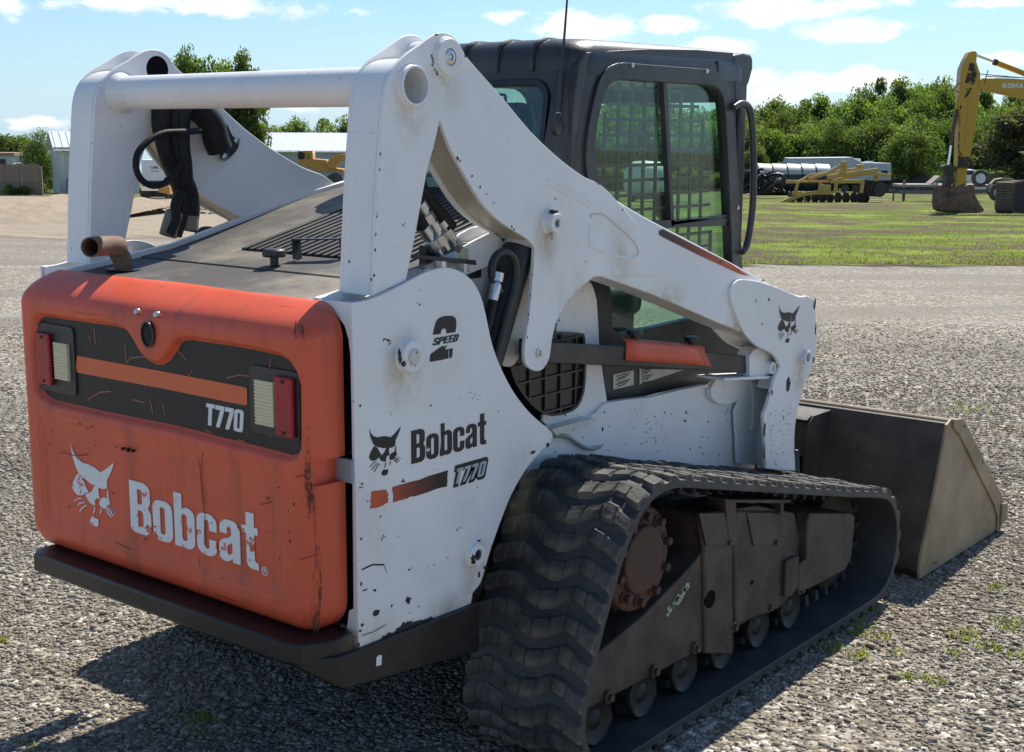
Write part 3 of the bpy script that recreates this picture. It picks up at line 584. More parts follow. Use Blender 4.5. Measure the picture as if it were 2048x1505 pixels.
for u_ in (612, 672): MB().lathe([(.30, -.7), (.72, -.68), (.72, -.2), (.30, -.18)], (b.x(u_), 0, .74), 'y', 24).build('tyre', RUBBER, b.o)
MB().lathe([(.2, -.55), (.28, -.5), (.28, -.45)], (b.x(606), 0, b.z(314)), 'y', 16).build('work_lamp', BLKGLOSS, b.o)
b = BG('orange_barrier', 'orange-yellow beam end on a dark post behind the hanging hoses', 'machine part', 330, 400)
MB().prism(b.p([(320, 373), (343, 374), (343, 389), (320, 385)]), -.3, .3, 'y').build('beam', YELO, b.o); MB().prism(b.p([(331, 398), (337, 398), (337, 356), (331, 356)]), -.08, .08, 'y').build('post', BLACKP, b.o)
# dirt clods and pile
def mound(name, label, u0, u1, vb, vt, mat, seed, depth=2.0, cat='dirt pile'):
    p = ground_at((u0 + u1) / 2, vb); m = (p - CAM).dot(rz) / FPX; R_ = random.Random(seed); nx, ny = 40, 14; L = (u1 - u0) * m; H = (vb - vt) * m; V = []; F_ = []
    for j in range(ny):
        for i in range(nx):
            a, c = i / (nx - 1), j / (ny - 1); e = math.sin(math.pi * a) ** .45 * math.sin(math.pi * c) ** .7; V.append(((a - .5) * L, (c - .1) * depth, H * e * (.72 + .25 * math.sin(a * 9 + seed) * math.sin(a * 23 + c * 4) + R_.uniform(-.09, .09)) - .01))
    for j in range(ny - 1):
        for i in range(nx - 1): k_ = j * nx + i; F_.append((k_, k_ + 1, k_ + nx + 1, k_ + nx))
    me = D.meshes.new(name); me.from_pydata(V, [], F_); o = finish(name, me, mat, smooth_=False, loc=p, rot=(0, 0, YAW)); return tag(o, label, cat)
mound('dirt_pile', 'long low pile of dark soil behind the trailer tongue', 1762, 1925, 387, 348, PILE, 3, 4)
CLV = []; CLF = []
for k in range(110):
    g_ = ground_at(rt.uniform(255, 470), rt.uniform(414, 430)); s_ = rt.uniform(.03, .16)
    for v_ in IV: CLV.append((g_.x + v_[0] * s_ * rt.uniform(.7, 1.4), g_.y + v_[1] * s_ * rt.uniform(.7, 1.4), g_.z + s_ * .2 + v_[2] * s_ * rt.uniform(.4, .8)))
    CLF += [tuple(int(i) + 12 * k for i in f) for f in IF]
_me = D.meshes.new('dirt_clods'); _me.from_pydata(CLV, [], CLF); tag(finish('dirt_clods', _me, CLOD, smooth_=False), 'scattered brown soil clods on the yard behind the hanging hoses', kind='stuff')
mound('sand_berm', 'low sandy berm with wheel ruts at the far left edge of the yard', -160, 175, 446, 408, BERM, 8, 14, 'berm')
# --- black coils, tarped roll, travel trailer
PIPE = plain('black_corrugated_pipe', (.020, .020, .022), .45, var=.2)
b = BG('pipe_coils', 'heap of black corrugated pipe coils behind the grab bar', 'pipe coils', 1520, 398)
rr_ = random.Random(4)
for k in range(17):
    xx, zz = b.x(rr_.uniform(1478, 1552)), b.z(rr_.uniform(372, 384)); R0 = rr_.uniform(.55, .95); pts = [(xx + R0 * math.cos(a) * .95, rr_.uniform(0, .3) + R0 * math.sin(a) * .5 + k * .08, max(.08, zz * .6 + R0 * .72 + R0 * .72 * math.sin(a + k * .3))) for a in np.linspace(0, 2 * math.pi, 22)]
    MB().tube(pts, .085, 8).build('coil', PIPE, b.o)
b = BG('tarped_roll', 'long rounded load under a pale tarpaulin with a dark lower side beside the coils', 'tarped load', 1585, 391)
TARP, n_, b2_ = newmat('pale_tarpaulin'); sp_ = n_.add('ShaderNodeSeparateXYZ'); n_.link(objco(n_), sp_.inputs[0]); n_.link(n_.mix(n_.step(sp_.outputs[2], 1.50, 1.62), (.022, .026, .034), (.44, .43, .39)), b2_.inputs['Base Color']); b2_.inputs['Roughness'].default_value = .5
R0 = b.z(329) / 2
for sec in range(5):
    x0_, x1_ = b.x(1512 + sec * 28.5), b.x(1512 + (sec + 1) * 28.5 - .8); MB().prism(circle((0, R0), R0, 28), x0_, x1_, 'x', taper=circle((0, R0 - .02), R0 - .03, 28)).build('tarp_section', TARP, b.o)
for sec in range(1, 5): MB().tube([(b.x(1512 + sec * 28.5), R0 * 1.01 * math.sin(a), R0 + R0 * 1.01 * math.cos(a)) for a in np.linspace(-2.6, 2.6, 16)], .025, 6).build('strap', BLKGLOSS, b.o)
b = BG('travel_trailer', 'white travel trailer behind the yellow disc harrow', 'travel trailer', 1680, 386)
MB().prism(smooth(b.p([(1574, 362), (1573, 330), (1577, 319), (1700, 317), (1722, 327), (1780, 328), (1781, 362)]), 1), 0, 2.4, 'y').build('body', plain('grey_white_trailer', (.46, .49, .52), .6), b.o, bevel=.06)
for r_p in ([(1760, 342), (1773, 342), (1773, 351), (1760, 351)], [(1610, 335), (1630, 335), (1630, 346), (1610, 346)]): MB().prism(b.p(r_p), -.03, .01, 'y').build('window', BLKGLOSS, b.o)
for r_p in ([(1702, 320), (1722, 320), (1722, 327), (1702, 327)], [(1735, 325), (1748, 325), (1748, 329), (1735, 329)]): MB().prism(b.p(r_p), .6, 1.4, 'y').build('roof_vent', CAMW, b.o)
for u_ in (1690, 1712): MB().lathe([(.34, -.02), (.34, .22)], (b.x(u_), 0, .34), 'y', 20).build('tyre', RUBBER, b.o)
# --- pale rounded form drawn beyond the cab
b = BG('pale_form', 'large pale rounded form standing on the grass, seen through the cab windows', 'form', 1290, 404)
MB().lathe([(.5, b.x(1250)), (b.z(322) * .44, b.x(1262)), (b.z(322) * .47, b.x(1290)), (b.z(322) * .44, b.x(1322)), (.5, b.x(1332))], (0, .8, b.z(322) * .5), 'x', 32).build('form', plain('pale_form_coat', (.60, .63, .60), .5), b.o, ang=60)
for u_ in (1268, 1316): MB().box((b.x(u_), .8, .25), (.2, 1.2, .5)).build('cradle', BLACKP, b.o)
# --- disc harrow
b = BG('disc_harrow', 'yellow disc harrow with rows of dark discs standing on the grass', 'disc harrow', 1660, 405)
hz2 = lambda p: zm(.1758, 1500, 300, p)
YH = paint('dusty_yellow_paint', (.52, .34, .085), chip=.93, dfac=.45, dirt=(.25, .17, .07), chipscale=6, scratch=.1)
def hb_(name, pts, w_, y_, dp=.14, mat=YH):
    q = b.p(hz2(pts)); m = MB()
    for (x0_, z0_), (x1_, z1_) in zip(q[:-1], q[1:]): m.bar((x0_, y_, z0_), (x1_, y_, z1_), dp, w_ * .1758 * b.m, (0, 0, 1) if abs(x1_ - x0_) > abs(z1_ - z0_) else (1, 0, 0))
    m.build(name, mat, b.o, bevel=.01)
hb_('tongue', [(300, 605), (480, 528), (560, 500), (720, 478)], 42, -1.0, .18); hb_('frame_beam', [(440, 490), (900, 488)], 38, -.8); hb_('frame_beam', [(375, 368), (530, 368)], 38, -.6); hb_('frame_beam', [(870, 362), (1250, 360)], 40, -.7)
hb_('frame_beam', [(500, 372), (900, 365)], 26, .3); hb_('frame_beam', [(640, 340), (840, 275), (1000, 185)], 36, -.4); hb_('frame_beam', [(850, 318), (1425, 235)], 46, -.3, .2); hb_('frame_beam', [(980, 345), (1400, 265)], 26, .2); hb_('frame_beam', [(560, 380), (700, 300), (1060, 250), (1300, 220)], 26, .6)
hb_('mast', [(1000, 165), (1060, 165)], 50, -.3, .25); hb_('mast', [(1030, 170), (1000, 275)], 46, -.3, .2); hb_('mast', [(1055, 170), (1060, 280)], 24, -.2); hb_('rear_deck', [(1330, 275), (1565, 300)], 36, .1, 1.0); hb_('tool_box', [(1190, 198), (1272, 198)], 40, 0, .3)
for x_ in (760, 935, 1230): hb_('upright', [(x_, 375), (x_ - 10, 485)], 36, -.75)
hb_('upright', [(470, 495), (500, 375), (540, 350)], 26, -.85); hb_('upright', [(1420, 290), (1420, 360)], 50, .1); hb_('upright', [(830, 400), (830, 490)], 90, -.6, .4); hb_('upright', [(520, 470), (600, 590)], 18, -1.0, .08); hb_('lift_ram', [(930, 205), (820, 270)], 18, -.45, .08, CHROME); hb_('axle_tube', [(450, 548), (1300, 540)], 20, -.5, .1, BLACKP)
b.disc = None
def disc(xz, rad, y_, yaw):
    q = b.p(hz2([xz]))[0]; R0 = rad * .1758 * b.m; prof = []; m = MB(); n = 28; pts = [(R0 * (1 - .05 * (k % 2)) * math.cos(2 * math.pi * k / n), R0 * (1 - .05 * (k % 2)) * math.sin(2 * math.pi * k / n)) for k in range(n)]
    if b.disc is None or abs(b.disc[1] - R0) > 1e-4:
        o = MB().prism(pts, -.012, .012, 'x', taper=[(a * .96, c * .96) for a, c in pts]).build('disc', plain('dark_disc_steel', (.040, .030, .026), .6), b.o, loc=(q[0], y_, q[1]), rot=(0, 0, yaw)); b.disc = (o, R0)
    else: clone(b.disc[0], b.o, loc=(q[0], y_, q[1]), rot=(0, 0, yaw))
for x_ in (455, 540, 625, 715, 800, 885, 975, 1065, 1155, 1225, 1285): disc((x_, 542), 64, -.5, .55)
for x_ in (480, 590, 700, 810, 920, 1030, 1140): disc((x_, 535), 56, .9, -.35)
for x_, zz in ((1300, 435), (1350, 440), (1400, 445), (1440, 448), (1485, 452)): disc((x_, zz), 92, .2, -1.2)
# --- utility trailer
b = BG('utility_trailer', 'grey flat utility trailer with a raised tongue, jack and spare wheel, behind the digging bucket', 'trailer', 1900, 404)
u3 = lambda p: zm(.226, 1780, 100, p)
TRG = plain('trailer_grey', (.16, .15, .14), .6, var=.2); TRW = plain('trailer_deck', (.38, .32, .26), .8)
def tb(name, pts, w_, y_, dp=.1, mat=TRG):
    q = b.p(u3(pts)); m = MB()
    for (x0_, z0_), (x1_, z1_) in zip(q[:-1], q[1:]): m.bar((x0_, y_, z0_), (x1_, y_, z1_), dp, w_ * .226 * b.m, (0, 0, 1) if abs(x1_ - x0_) > abs(z1_ - z0_) else (1, 0, 0))
    m.build(name, mat, b.o)
tb('deck', [(80, 1208), (900, 1208)], 22, .8, 1.6, TRW); tb('side_rail', [(70, 1262), (390, 1262), (900, 1250)], 34, -.1, .12); tb('tongue', [(10, 1250), (120, 1262)], 22, .4, .3); tb('jack', [(130, 1160), (132, 1365)], 22, .3, .1); tb('coupler', [(45, 1250), (45, 1350)], 12, .4); tb('headboard', [(405, 1205), (410, 1160), (470, 1160)], 10, .1)
tb('brace', [(215, 1250), (265, 1215)], 12, .1); tb('ramp', [(370, 1200), (450, 1130)], 20, .8, 1.0, TRW)
q = b.p(u3([(762, 1140)]))[0]; TYR = [(.45, -.11), (.75, -.13), (1.0, -.09), (1.0, .09), (.75, .13), (.45, .11)]; r0 = 72 * .226 * b.m
sw = MB().lathe([(r * r0, h) for r, h in TYR], (q[0], -.35, q[1]), 'y', 32).build('spare_tyre', RUBBER, b.o); MB().lathe([(.12 * r0, -.05), (.30 * r0, -.03), (.50 * r0, -.07), (.60 * r0, -.07), (.60 * r0, .05), (.1 * r0, .02)], (q[0], -.45, q[1]), 'y', 24).build('rim', CAMW, sw)
for x_ in (935, 1090):
    q = b.p(u3([(x_, 1262)]))[0]; r1 = 78 * .226 * b.m; w1 = MB().lathe([(r * r1, h) for r, h in TYR], (q[0], -.25, q[1]), 'y', 32).build('tyre', RUBBER, b.o); MB().lathe([(.3 * r1, -.05), (.55 * r1, -.07), (.55 * r1, .05)], (q[0], -.35, q[1]), 'y', 24).build('rim', CAMW, w1)
fa = b.p(u3([(855, 1260), (862, 1190), (900, 1150), (960, 1140), (1050, 1145), (1090, 1170)])); m = MB()
for (x0_, z0_), (x1_, z1_) in zip(fa[:-1], fa[1:]): m.bar((x0_, -.22, z0_), (x1_, -.22, z1_), .34, .05, (0, 0, 1) if abs(x1_ - x0_) > abs(z1_ - z0_) else (1, 0, 0))
m.build('fender', plain('pale_fender', (.45, .36, .30), .6), b.o)
# --- white pickup and small tractor far back
b = BG('parked_pickup', 'white vehicle mostly hidden behind the excavator arm and spare wheel', 'pickup', 1935, 392); MB().prism(smooth(b.p([(1905, 380), (1906, 352), (1920, 341), (1945, 341), (1958, 350), (1972, 353), (1972, 380)]), 1), 0, 1.8, 'y').build('body', CAMW, b.o, bevel=.05); MB().prism(b.p([(1922, 351), (1926, 344), (1943, 344), (1950, 351)]), -.02, .02, 'y').build('window', BLKGLOSS, b.o)
b = BG('small_tractor', 'small olive tractor with a roll-over cab far behind the spare wheel', 'tractor', 1993, 388)
OLV = plain('olive_tractor', (.16, .15, .06), .6); MB().prism(b.p([(1972, 366), (1972, 352), (1990, 349), (2008, 356), (2010, 366)]), 0, .9, 'y').build('body', OLV, b.o, bevel=.05); m = MB()
for p_, q_ in (((1974, 352), (1975, 334)), ((1990, 352), (1990, 334)), ((1973, 333), (1994, 333))): (x0_, z0_), (x1_, z1_) = b.p([p_, q_]); m.bar((x0_, .1, z0_), (x1_, .1, z1_), .08, .08, (0, 0, 1) if abs(x1_ - x0_) > .2 else (1, 0, 0))
m.build('cab_frame', OLV, b.o)
for u_ in (1978, 2003): MB().lathe([(.15, -.1), (.5, -.1), (.5, .2), (.15, .2)], (b.x(u_), 0, .5), 'y', 20).build('tyre', RUBBER, b.o)
# --- excavator
b = BG('excavator', 'yellow crawler excavator with its arm hanging down and rusty bucket resting on the mud', 'excavator', 1915, 426)
EXY = paint('worn_yellow_paint', (.56, .30, .022), chip=.86, dfac=.35, dirt=(.16, .08, .03), chipscale=4, scratch=.3)
STK = MB().prism(b.p(u3([(588,92),(600,80),(640,72),(660,90),(658,160),(680,215),(700,262),(708,400),(694,620),(672,860),(660,960),(652,1060),(552,1060),(546,860),(540,620),(534,540),(526,420),(530,225),(560,150)])), -.26, .26, 'y').build('stick', EXY, b.o, bevel=.03)
MB().prism(b.p(u3([(690,320),(720,300),(800,297),(1000,302),(1186,316),(1400,360),(1600,480),(1750,760),(1640,800),(1450,600),(1300,500),(1186,478),(1000,447),(860,420),(720,390),(695,370)])), -.30, .30, 'y').build('boom', EXY, b.o, bevel=.03)
def ex(name, p, q_, r, mat, y_=0, seg=14): (x0_, z0_), (x1_, z1_) = b.p(u3([p, q_])); return MB().tube([(x0_, y_, z0_), (x1_, y_, z1_)], r * .226 * b.m, seg).build(name, mat, b.o)
ex('arm_ram_rod', (648, 98), (835, 162), 11, CHROME); ex('arm_ram', (830, 160), (1320, 335), 24, EXY); ex('ram_gland', (825, 158), (855, 168), 28, BLACKP)
ex('bucket_ram', (543, 440), (508, 700), 20, EXY, -.1); ex('bucket_ram', (520, 560), (488, 865), 17, plain('dirty_ram', (.12, .075, .05), .7), -.16); ex('bucket_ram_rod', (492, 862), (478, 1030), 11, CHROME, -.16)
for p_, q_ in (((690, 265), (1186, 305)), ((740, 285), (1186, 298)), ((520, 340), (460, 400)), ((465, 395), (520, 420)), ((760, 230), (735, 340))): ex('hose', p_, q_, 4, BLKGLOSS, -.3, 6)
LNK = plain('greasy_steel', (.07, .05, .038), .7, var=.3)
MB().prism(b.p(u3([(425,1045),(450,1030),(540,1040),(545,1070),(530,1100),(540,1170),(500,1225),(455,1210),(470,1130),(440,1080)])), -.22, .22, 'y').build('bucket_link', LNK, b.o, bevel=.02); MB().prism(b.p(u3([(555,1060),(648,1060),(640,1150),(660,1180),(590,1235),(545,1215),(560,1140)])), -.2, .2, 'y').build('stick_end', EXY, b.o, bevel=.02)
sp2 = b.p(u3([(600,1215),(680,1192),(705,1200),(722,1290),(770,1370),(812,1412),(790,1432),(740,1440),(620,1442),(585,1420),(570,1360),(572,1290)])); offx, offy = -.226 * 188 * b.m, .75
m = MB(); A_ = [m.bm.verts.new((x, -.4, z)) for x, z in sp2]; B2 = [m.bm.verts.new((x + offx, -.4 + offy, z + .02)) for x, z in sp2]; m.face(A_); m.face(B2[::-1])
for i in range(len(A_)): m.face([A_[i], B2[i], B2[(i + 1) % len(A_)], A_[(i + 1) % len(A_)]])
DBK = m.build('digging_bucket', plain('rusty_bucket', (.20, .11, .075), .75, var=.35, bump=.4, dirt=(.10, .065, .045), dfac=.8, dscale=2.5), b.o, bevel=.04, ang=50)
q = b.p(u3([(472, 1275)]))[0]; MB().lathe([(.09, -.04), (.13, 0), (.09, .04), (.06, 0)], (q[0], -.45, q[1]), 'y', 16).build('lifting_eye', LNK, DBK)
GSM, n_, b_ = newmat('stick_grease'); b_.inputs['Base Color'].default_value = (.035, .025, .018, 1); n_.link(n_.step(n_.noise(objco(n_), 2.6, 8, .7), .44, .60), b_.inputs['Alpha'])
for gp_ in ([(600,170),(640,180),(668,260),(660,320),(610,440),(575,470),(570,330),(590,240)], [(555,900),(600,960),(655,960),(650,1055),(552,1055)], [(540,520),(552,520),(556,900),(546,900)]): MB().prism(b.p(u3(gp_)), -.266, -.262, 'y').build('grease_stain', GSM, STK, smooth_=False)
MB().prism(b.p(u3([(604,440),(609,440),(612,900),(607,900)])), -.275, -.262, 'y').build('stick_seam', EXY, STK)
lt = b.p(u3([(893, 380), (1215, 395), (893, 340)]))
def letters_bg(text, x0, z0, w_, h_, y_, mat, parent): return letters(text, x0, z0, w_, h_, y_, 'y', mat, parent, th=.01)
EXC_LET = (lt, b.o)
# crawler, seen from the front corner, and the machine's house beyond the picture's edge
CRW = plain('muddy_crawler_steel', (.15, .11, .08), .8, var=.3); cx0, cx1 = b.x(1991), b.x(2260); zr = b.z(366) / 2
TRK = MB().prism(smooth([(cx0 + .5, .02), (cx0 + .1, .18), (cx0, zr), (cx0 + .12, 2 * zr - .15), (cx0 + .5, 2 * zr), (cx1 - .5, 2 * zr), (cx1, zr), (cx1 - .5, .02)], 3, corner=200), -1.0, -.35, 'y').build('crawler_track', plain('crawler_rubber_dark', (.03, .026, .023), .8), b.o)
TRK.rotation_euler = (0, 0, .85); _p = Vector((cx0, -1.0, 0)); TRK.location = _p + Vector((.35, .25, 0)) - Matrix.Rotation(.85, 3, 'Z') @ _p
lp = smooth([(cx0 + .5, .02), (cx0 + .1, .18), (cx0, zr), (cx0 + .12, 2 * zr - .15), (cx0 + .5, 2 * zr), (cx1 - .5, 2 * zr)], 5, False, 200); gm0 = None
for i in range(0, len(lp) - 1):
    x_, z_ = lp[i]; dx_, dz_ = lp[i + 1][0] - x_, lp[i + 1][1] - z_; an = math.atan2(-dz_, dx_)
    for sub in range(max(1, int(math.hypot(dx_, dz_) / .16))):
        t_ = sub * .16 / max(math.hypot(dx_, dz_), .01); L_ = (x_ + dx_ * t_, -1.0, z_ + dz_ * t_)
        if gm0 is None: gm0 = MB().box((0, .33, 0), (.075, .72, .09)).build('track_shoe', CRW, TRK, loc=L_, rot=(0, an, 0))
        else: clone(gm0, TRK, loc=L_, rot=(0, an, 0))
MB().prism([(cx0 + .3, 2 * zr + .25), (cx0 + 3.9, 2 * zr + .25), (cx0 + 3.9, 2 * zr + 1.6), (cx0 + 2.2, 2 * zr + 1.6), (cx0 + 2.0, 2 * zr + 1.2), (cx0 + 1.6, 2 * zr + 1.2)][1:], .0, 2.4, 'y').build('house', EXY, b.o, bevel=.06)
b.o['category'] = 'excavator'
# --- text on far things is added after the letter tables exist
CAMPER_BODY = bd
# ================================================================== THE LOADER
LD = thing('compact_track_loader', 'white and orange compact track loader with black cab, rubber tracks and front bucket on gravel', 'track loader')
BX = .643          # outer face of the body side plates
AXO, AXI = .63, .515  # outer / inner face of the lift arms
P = LD
z2 = lambda p: zm(.3455, 60, 40, p)
z3 = lambda p: zm(.5982, 600, 500, p)
z4 = lambda p: zm(.4785, 880, 840, p)
z5 = lambda p: zm(.34557, 660, 40, p)
z6 = lambda p: zm(.390625, 900, 400, p)
z7 = lambda p: zm(.33213, 1080, 60, p)
zl = lambda p: zm(.21266, 140, 850, p)      # logo zoom
zs = lambda p: zm(.27893, 730, 620, p)      # side decals zoom
zb = lambda p: zm(.50507, 1400, 540, p)     # bucket zoom
# ---------------- emblem: mask pieces in a unit frame (0..1, 0..1.92), traced once and reused
EMB = [[(42,172),(58,235),(95,300),(155,352),(205,362),(262,392),(322,440),(350,425),(380,405),(448,350),(432,410),(400,480),(382,515),(385,560),(378,590),(350,597),(318,588),(303,575),(302,640),(318,690),(290,680),(268,700),(272,745),(250,745),(215,715),(190,670),(180,642),(215,635),(245,615),(262,575),(272,560),(230,545),(190,510),(150,480),(120,450),(95,400),(75,340),(55,270)],
       [(112,450),(150,490),(170,540),(190,590),(212,626),(176,636),(150,655),(110,655),(75,620),(55,575),(65,530),(85,485)],
       [(320,694),(345,674),(380,680),(385,620),(392,595),(400,690),(412,740),(385,745),(375,778),(345,780),(312,745)],
       [(225,885),(248,850),(262,865),(300,880),(303,925),(292,952),(262,940),(228,920)],
       [(70,705),(110,680),(150,678),(150,686),(112,690),(72,712)], [(90,765),(125,725),(175,715),(175,724),(130,736),(94,770)], [(122,812),(150,765),(190,742),(194,750),(158,774),(128,816)],
       [(392,742),(430,775),(468,832),(462,836),(425,786),(388,752)], [(384,762),(415,795),(448,850),(440,852),(408,806),(380,772)], [(380,785),(402,820),(430,862),(422,864),(394,830),(376,795)],
       [(262,765),(272,765),(270,805),(255,832),(250,828),(262,800)], [(322,780),(332,785),(330,815),(316,836),(312,832),(322,812)]]
def emb_unit():
    pts = [SY(-.0985, zl(L)) for L in EMB]
    xs = [p[0] for L in pts for p in L]; zs_ = [p[1] for L in pts for p in L]
    x0, z0, wd = min(xs), min(zs_), max(xs) - min(xs)
    return [[((x - x0) / wd, (z - z0) / wd) for x, z in L] for L in pts], (x0, z0, wd)
EU, (EX, EZ, EW) = emb_unit()
# ---------------- block letters, unit cap height 1
def arcp(cx, cy, rx_, ry_, a0, a1, n=8): return [(cx + rx_ * math.cos(math.radians(a0 + (a1 - a0) * k / n)), cy + ry_ * math.sin(math.radians(a0 + (a1 - a0) * k / n))) for k in range(n + 1)]
def stad(x0, y0, x1, y1, r): return rrect(x0, y0, x1, y1, min(r, (x1 - x0) / 2 - .001), 6)
GL = {
 'B': (.46, [[(0, 0), (.30, 0)] + arcp(.30, .16, .16, .16, -90, 0) + [(.46, .40)] + arcp(.38, .43, .08, .09, 0, 90) [:1] + [(.40, .52)] + arcp(.30, .66, .15, .14, -40, 0, 3) + [(.45, .84)] + arcp(.29, .84, .16, .16, 0, 90) + [(0, 1)], [(.17, .14), (.17, .45), (.26, .45), (.29, .41), (.29, .18), (.26, .14)], [(.17, .57), (.17, .86), (.25, .86), (.28, .82), (.28, .61), (.25, .57)]]),
 'o': (.42, [stad(0, -.01, .42, .76, .16), stad(.155, .12, .265, .64, .05)]),
 'b': (.42, [[(0, 0), (.16, 0), (.16, .05)] + arcp(.27, .14, .15, .15, -120, 0, 6) + arcp(.27, .61, .15, .15, 0, 120, 6) + [(.16, .71), (.16, 1), (0, 1)], stad(.155, .13, .265, .63, .05)]),
 'c': (.40, [[(.40, .46), (.25, .46)] + arcp(.20, .60, .05, .05, 0, 180, 5) + arcp(.20, .16, .05, .05, 180, 360, 5) + [(.25, .30), (.40, .30)] + arcp(.24, .15, .16, .16, 0, -90, 6) + arcp(.16, .15, .16, .16, -90, -180, 6) + arcp(.16, .60, .16, .16, 180, 90, 6) + arcp(.24, .60, .16, .16, 90, 0, 6)]),
 'a': (.41, [[(.02, .50), (.16, .50)] + arcp(.20, .60, .04, .04, 180, 0, 5) + [(.25, .50), (.20, .44), (.06, .38), (.0, .30), (.0, .12)] + arcp(.11, .10, .11, .11, 180, 270, 5) + [(.20, .01), (.26, .07), (.27, 0), (.41, 0), (.41, .60)] + arcp(.25, .60, .16, .16, 0, 90, 6) + arcp(.17, .60, .15, .16, 90, 180, 6), [(.16, .15), (.20, .12), (.26, .17), (.26, .36), (.18, .30), (.155, .27)]]),
 't': (.30, [[(.08, .62), (0, .62), (0, .75), (.08, .75), (.08, 1.0), (.23, 1.0), (.23, .75), (.30, .75), (.30, .62), (.23, .62), (.23, .17), (.25, .13), (.30, .13), (.30, 0), (.19, 0)] + arcp(.19, .11, .11, .11, -90, -180, 5)]),
 'T': (.40, [[(.12, 0), (.28, 0), (.28, .82), (.40, .82), (.40, 1), (0, 1), (0, .82), (.12, .82)]]),
 '7': (.40, [[(.06, 0), (.23, 0), (.40, .78), (.40, 1), (0, 1), (0, .80), (.23, .80)]]),
 '0': (.42, [stad(0, 0, .42, 1, .12), stad(.15, .15, .27, .85, .04)]),
 'S': (.42, [[(0, .30), (.14, .30), (.14, .16), (.27, .16), (.27, .38), (.06, .48), (0, .58), (0, .92), (.08, 1), (.34, 1), (.42, .92), (.42, .70), (.28, .70), (.28, .84), (.14, .84), (.14, .64), (.36, .54), (.42, .44), (.42, .08), (.34, 0), (.08, 0), (0, .08)]]),
 'P': (.42, [[(0, 0), (.15, 0), (.15, .38), (.34, .38), (.42, .46), (.42, .92), (.34, 1), (0, 1)], [(.15, .53), (.27, .53), (.27, .85), (.15, .85)]]),
 'E': (.36, [[(0, 0), (.36, 0), (.36, .16), (.15, .16), (.15, .42), (.33, .42), (.33, .58), (.15, .58), (.15, .84), (.36, .84), (.36, 1), (0, 1)]]),
 'D': (.42, [[(0, 0), (.32, 0), (.42, .12), (.42, .88), (.32, 1), (0, 1)], [(.15, .15), (.25, .15), (.27, .20), (.27, .80), (.25, .85), (.15, .85)]]),
 'K': (.46, [[(0, 0), (.15, 0), (.15, .35), (.20, .42), (.30, 0), (.46, 0), (.30, .55), (.46, 1), (.30, 1), (.15, .62), (.15, 1), (0, 1)]]),
 'O': (.50, [stad(0, 0, .5, 1, .2), stad(.16, .18, .34, .82, .08)]),
 'M': (.60, [[(0, 0), (.15, 0), (.15, .6), (.25, .2), (.35, .2), (.45, .6), (.45, 0), (.60, 0), (.60, 1), (.43, 1), (.30, .5), (.17, 1), (0, 1)]]),
 'A': (.50, [[(0, 0), (.15, 0), (.18, .2), (.32, .2), (.35, 0), (.5, 0), (.33, 1), (.17, 1)], [(.20, .35), (.30, .35), (.25, .72)]]),
 'U': (.46, [[(0, .15), (.12, 0), (.34, 0), (.46, .15), (.46, 1), (.31, 1), (.31, .2), (.15, .2), (.15, 1), (0, 1)]]),
 'L': (.36, [[(0, 0), (.36, 0), (.36, .17), (.15, .17), (.15, 1), (0, 1)]]),
 'N': (.46, [[(0, 0), (.15, 0), (.15, .55), (.31, 0), (.46, 0), (.46, 1), (.31, 1), (.31, .45), (.15, 1), (0, 1)]]),
 'C': (.42, [[(.42, .36), (.28, .36), (.28, .17), (.14, .17), (.14, .83), (.28, .83), (.28, .64), (.42, .64), (.42, .9), (.32, 1), (.1, 1), (0, .9), (0, .1), (.1, 0), (.32, 0), (.42, .1)]]),
}
def letters(text, x0, z0, w_, h_, c, axis, mat, parent, name='lettering', th=.0016, slant=0, gap=.05, off=0):
    tot = sum(GL[ch][0] for ch in text) + gap * (len(text) - 1); loops = []; x = 0
    for ch in text:
        gw, LL = GL[ch]
        for L in LL: loops.append([(x0 + (x + a + slant * b) * w_ / tot, z0 + b * h_) for a, b in L])
        x += gw + gap
    return flat(name, loops, c, th, axis, mat, parent, off=off)
# ---------------- tailgate: pressed door, one height field
DX0, DX1, DZ0, DZ1 = -.617, .610, .552, 1.352
band_px = [(75,632),(88,626),(160,636),(230,646),(248,651),(262,662),(274,680),(284,699),(296,714),(310,722),(324,722),(336,714),(346,700),(355,684),(364,675),(378,672),(470,685),(560,703),(585,718),(598,742),(604,770),(606,900),(600,916),(585,920),(480,893),(350,860),(200,829),(110,808),(90,796),(78,776),(72,700)]
YB = -.100
band = [(p[0], p[1]) for p in SY(YB, band_px)]
band = [(x, z) for x, z in band]
def sd_poly(poly, x, z):
    a = np.array(poly); b = np.roll(a, -1, 0); p = np.stack([x, z], -1)[..., None, :]
    e = b - a; wv = p - a; t = np.clip((wv * e).sum(-1) / (e * e).sum(-1), 0, 1); d = np.sqrt(((wv - t[..., None] * e) ** 2).sum(-1)).min(-1)
    ax, az_, bx, bz = a[:, 0], a[:, 1], b[:, 0], b[:, 1]; X = x[..., None]; Zz = z[..., None]
    cr = ((az_ > Zz) != (bz > Zz)) & (X < (bx - ax) * (Zz - az_) / (bz - az_ + 1e-12) + ax)
    return np.where(cr.sum(-1) % 2 == 1, -d, d)
def sst(t): t = np.clip(t, 0, 1); return t * t * (3 - 2 * t)
NX, NZ = 220, 160
gx, gz = np.meshgrid(np.linspace(DX0, DX1, NX), np.linspace(DZ0, DZ1, NZ))
RC = .085
sq = rrect(DX0, DZ0, DX1, DZ1, RC, 10)
cx, cz = (DX0 + DX1) / 2, (DZ0 + DZ1) / 2; hx, hz = (DX1 - DX0) / 2, (DZ1 - DZ0) / 2
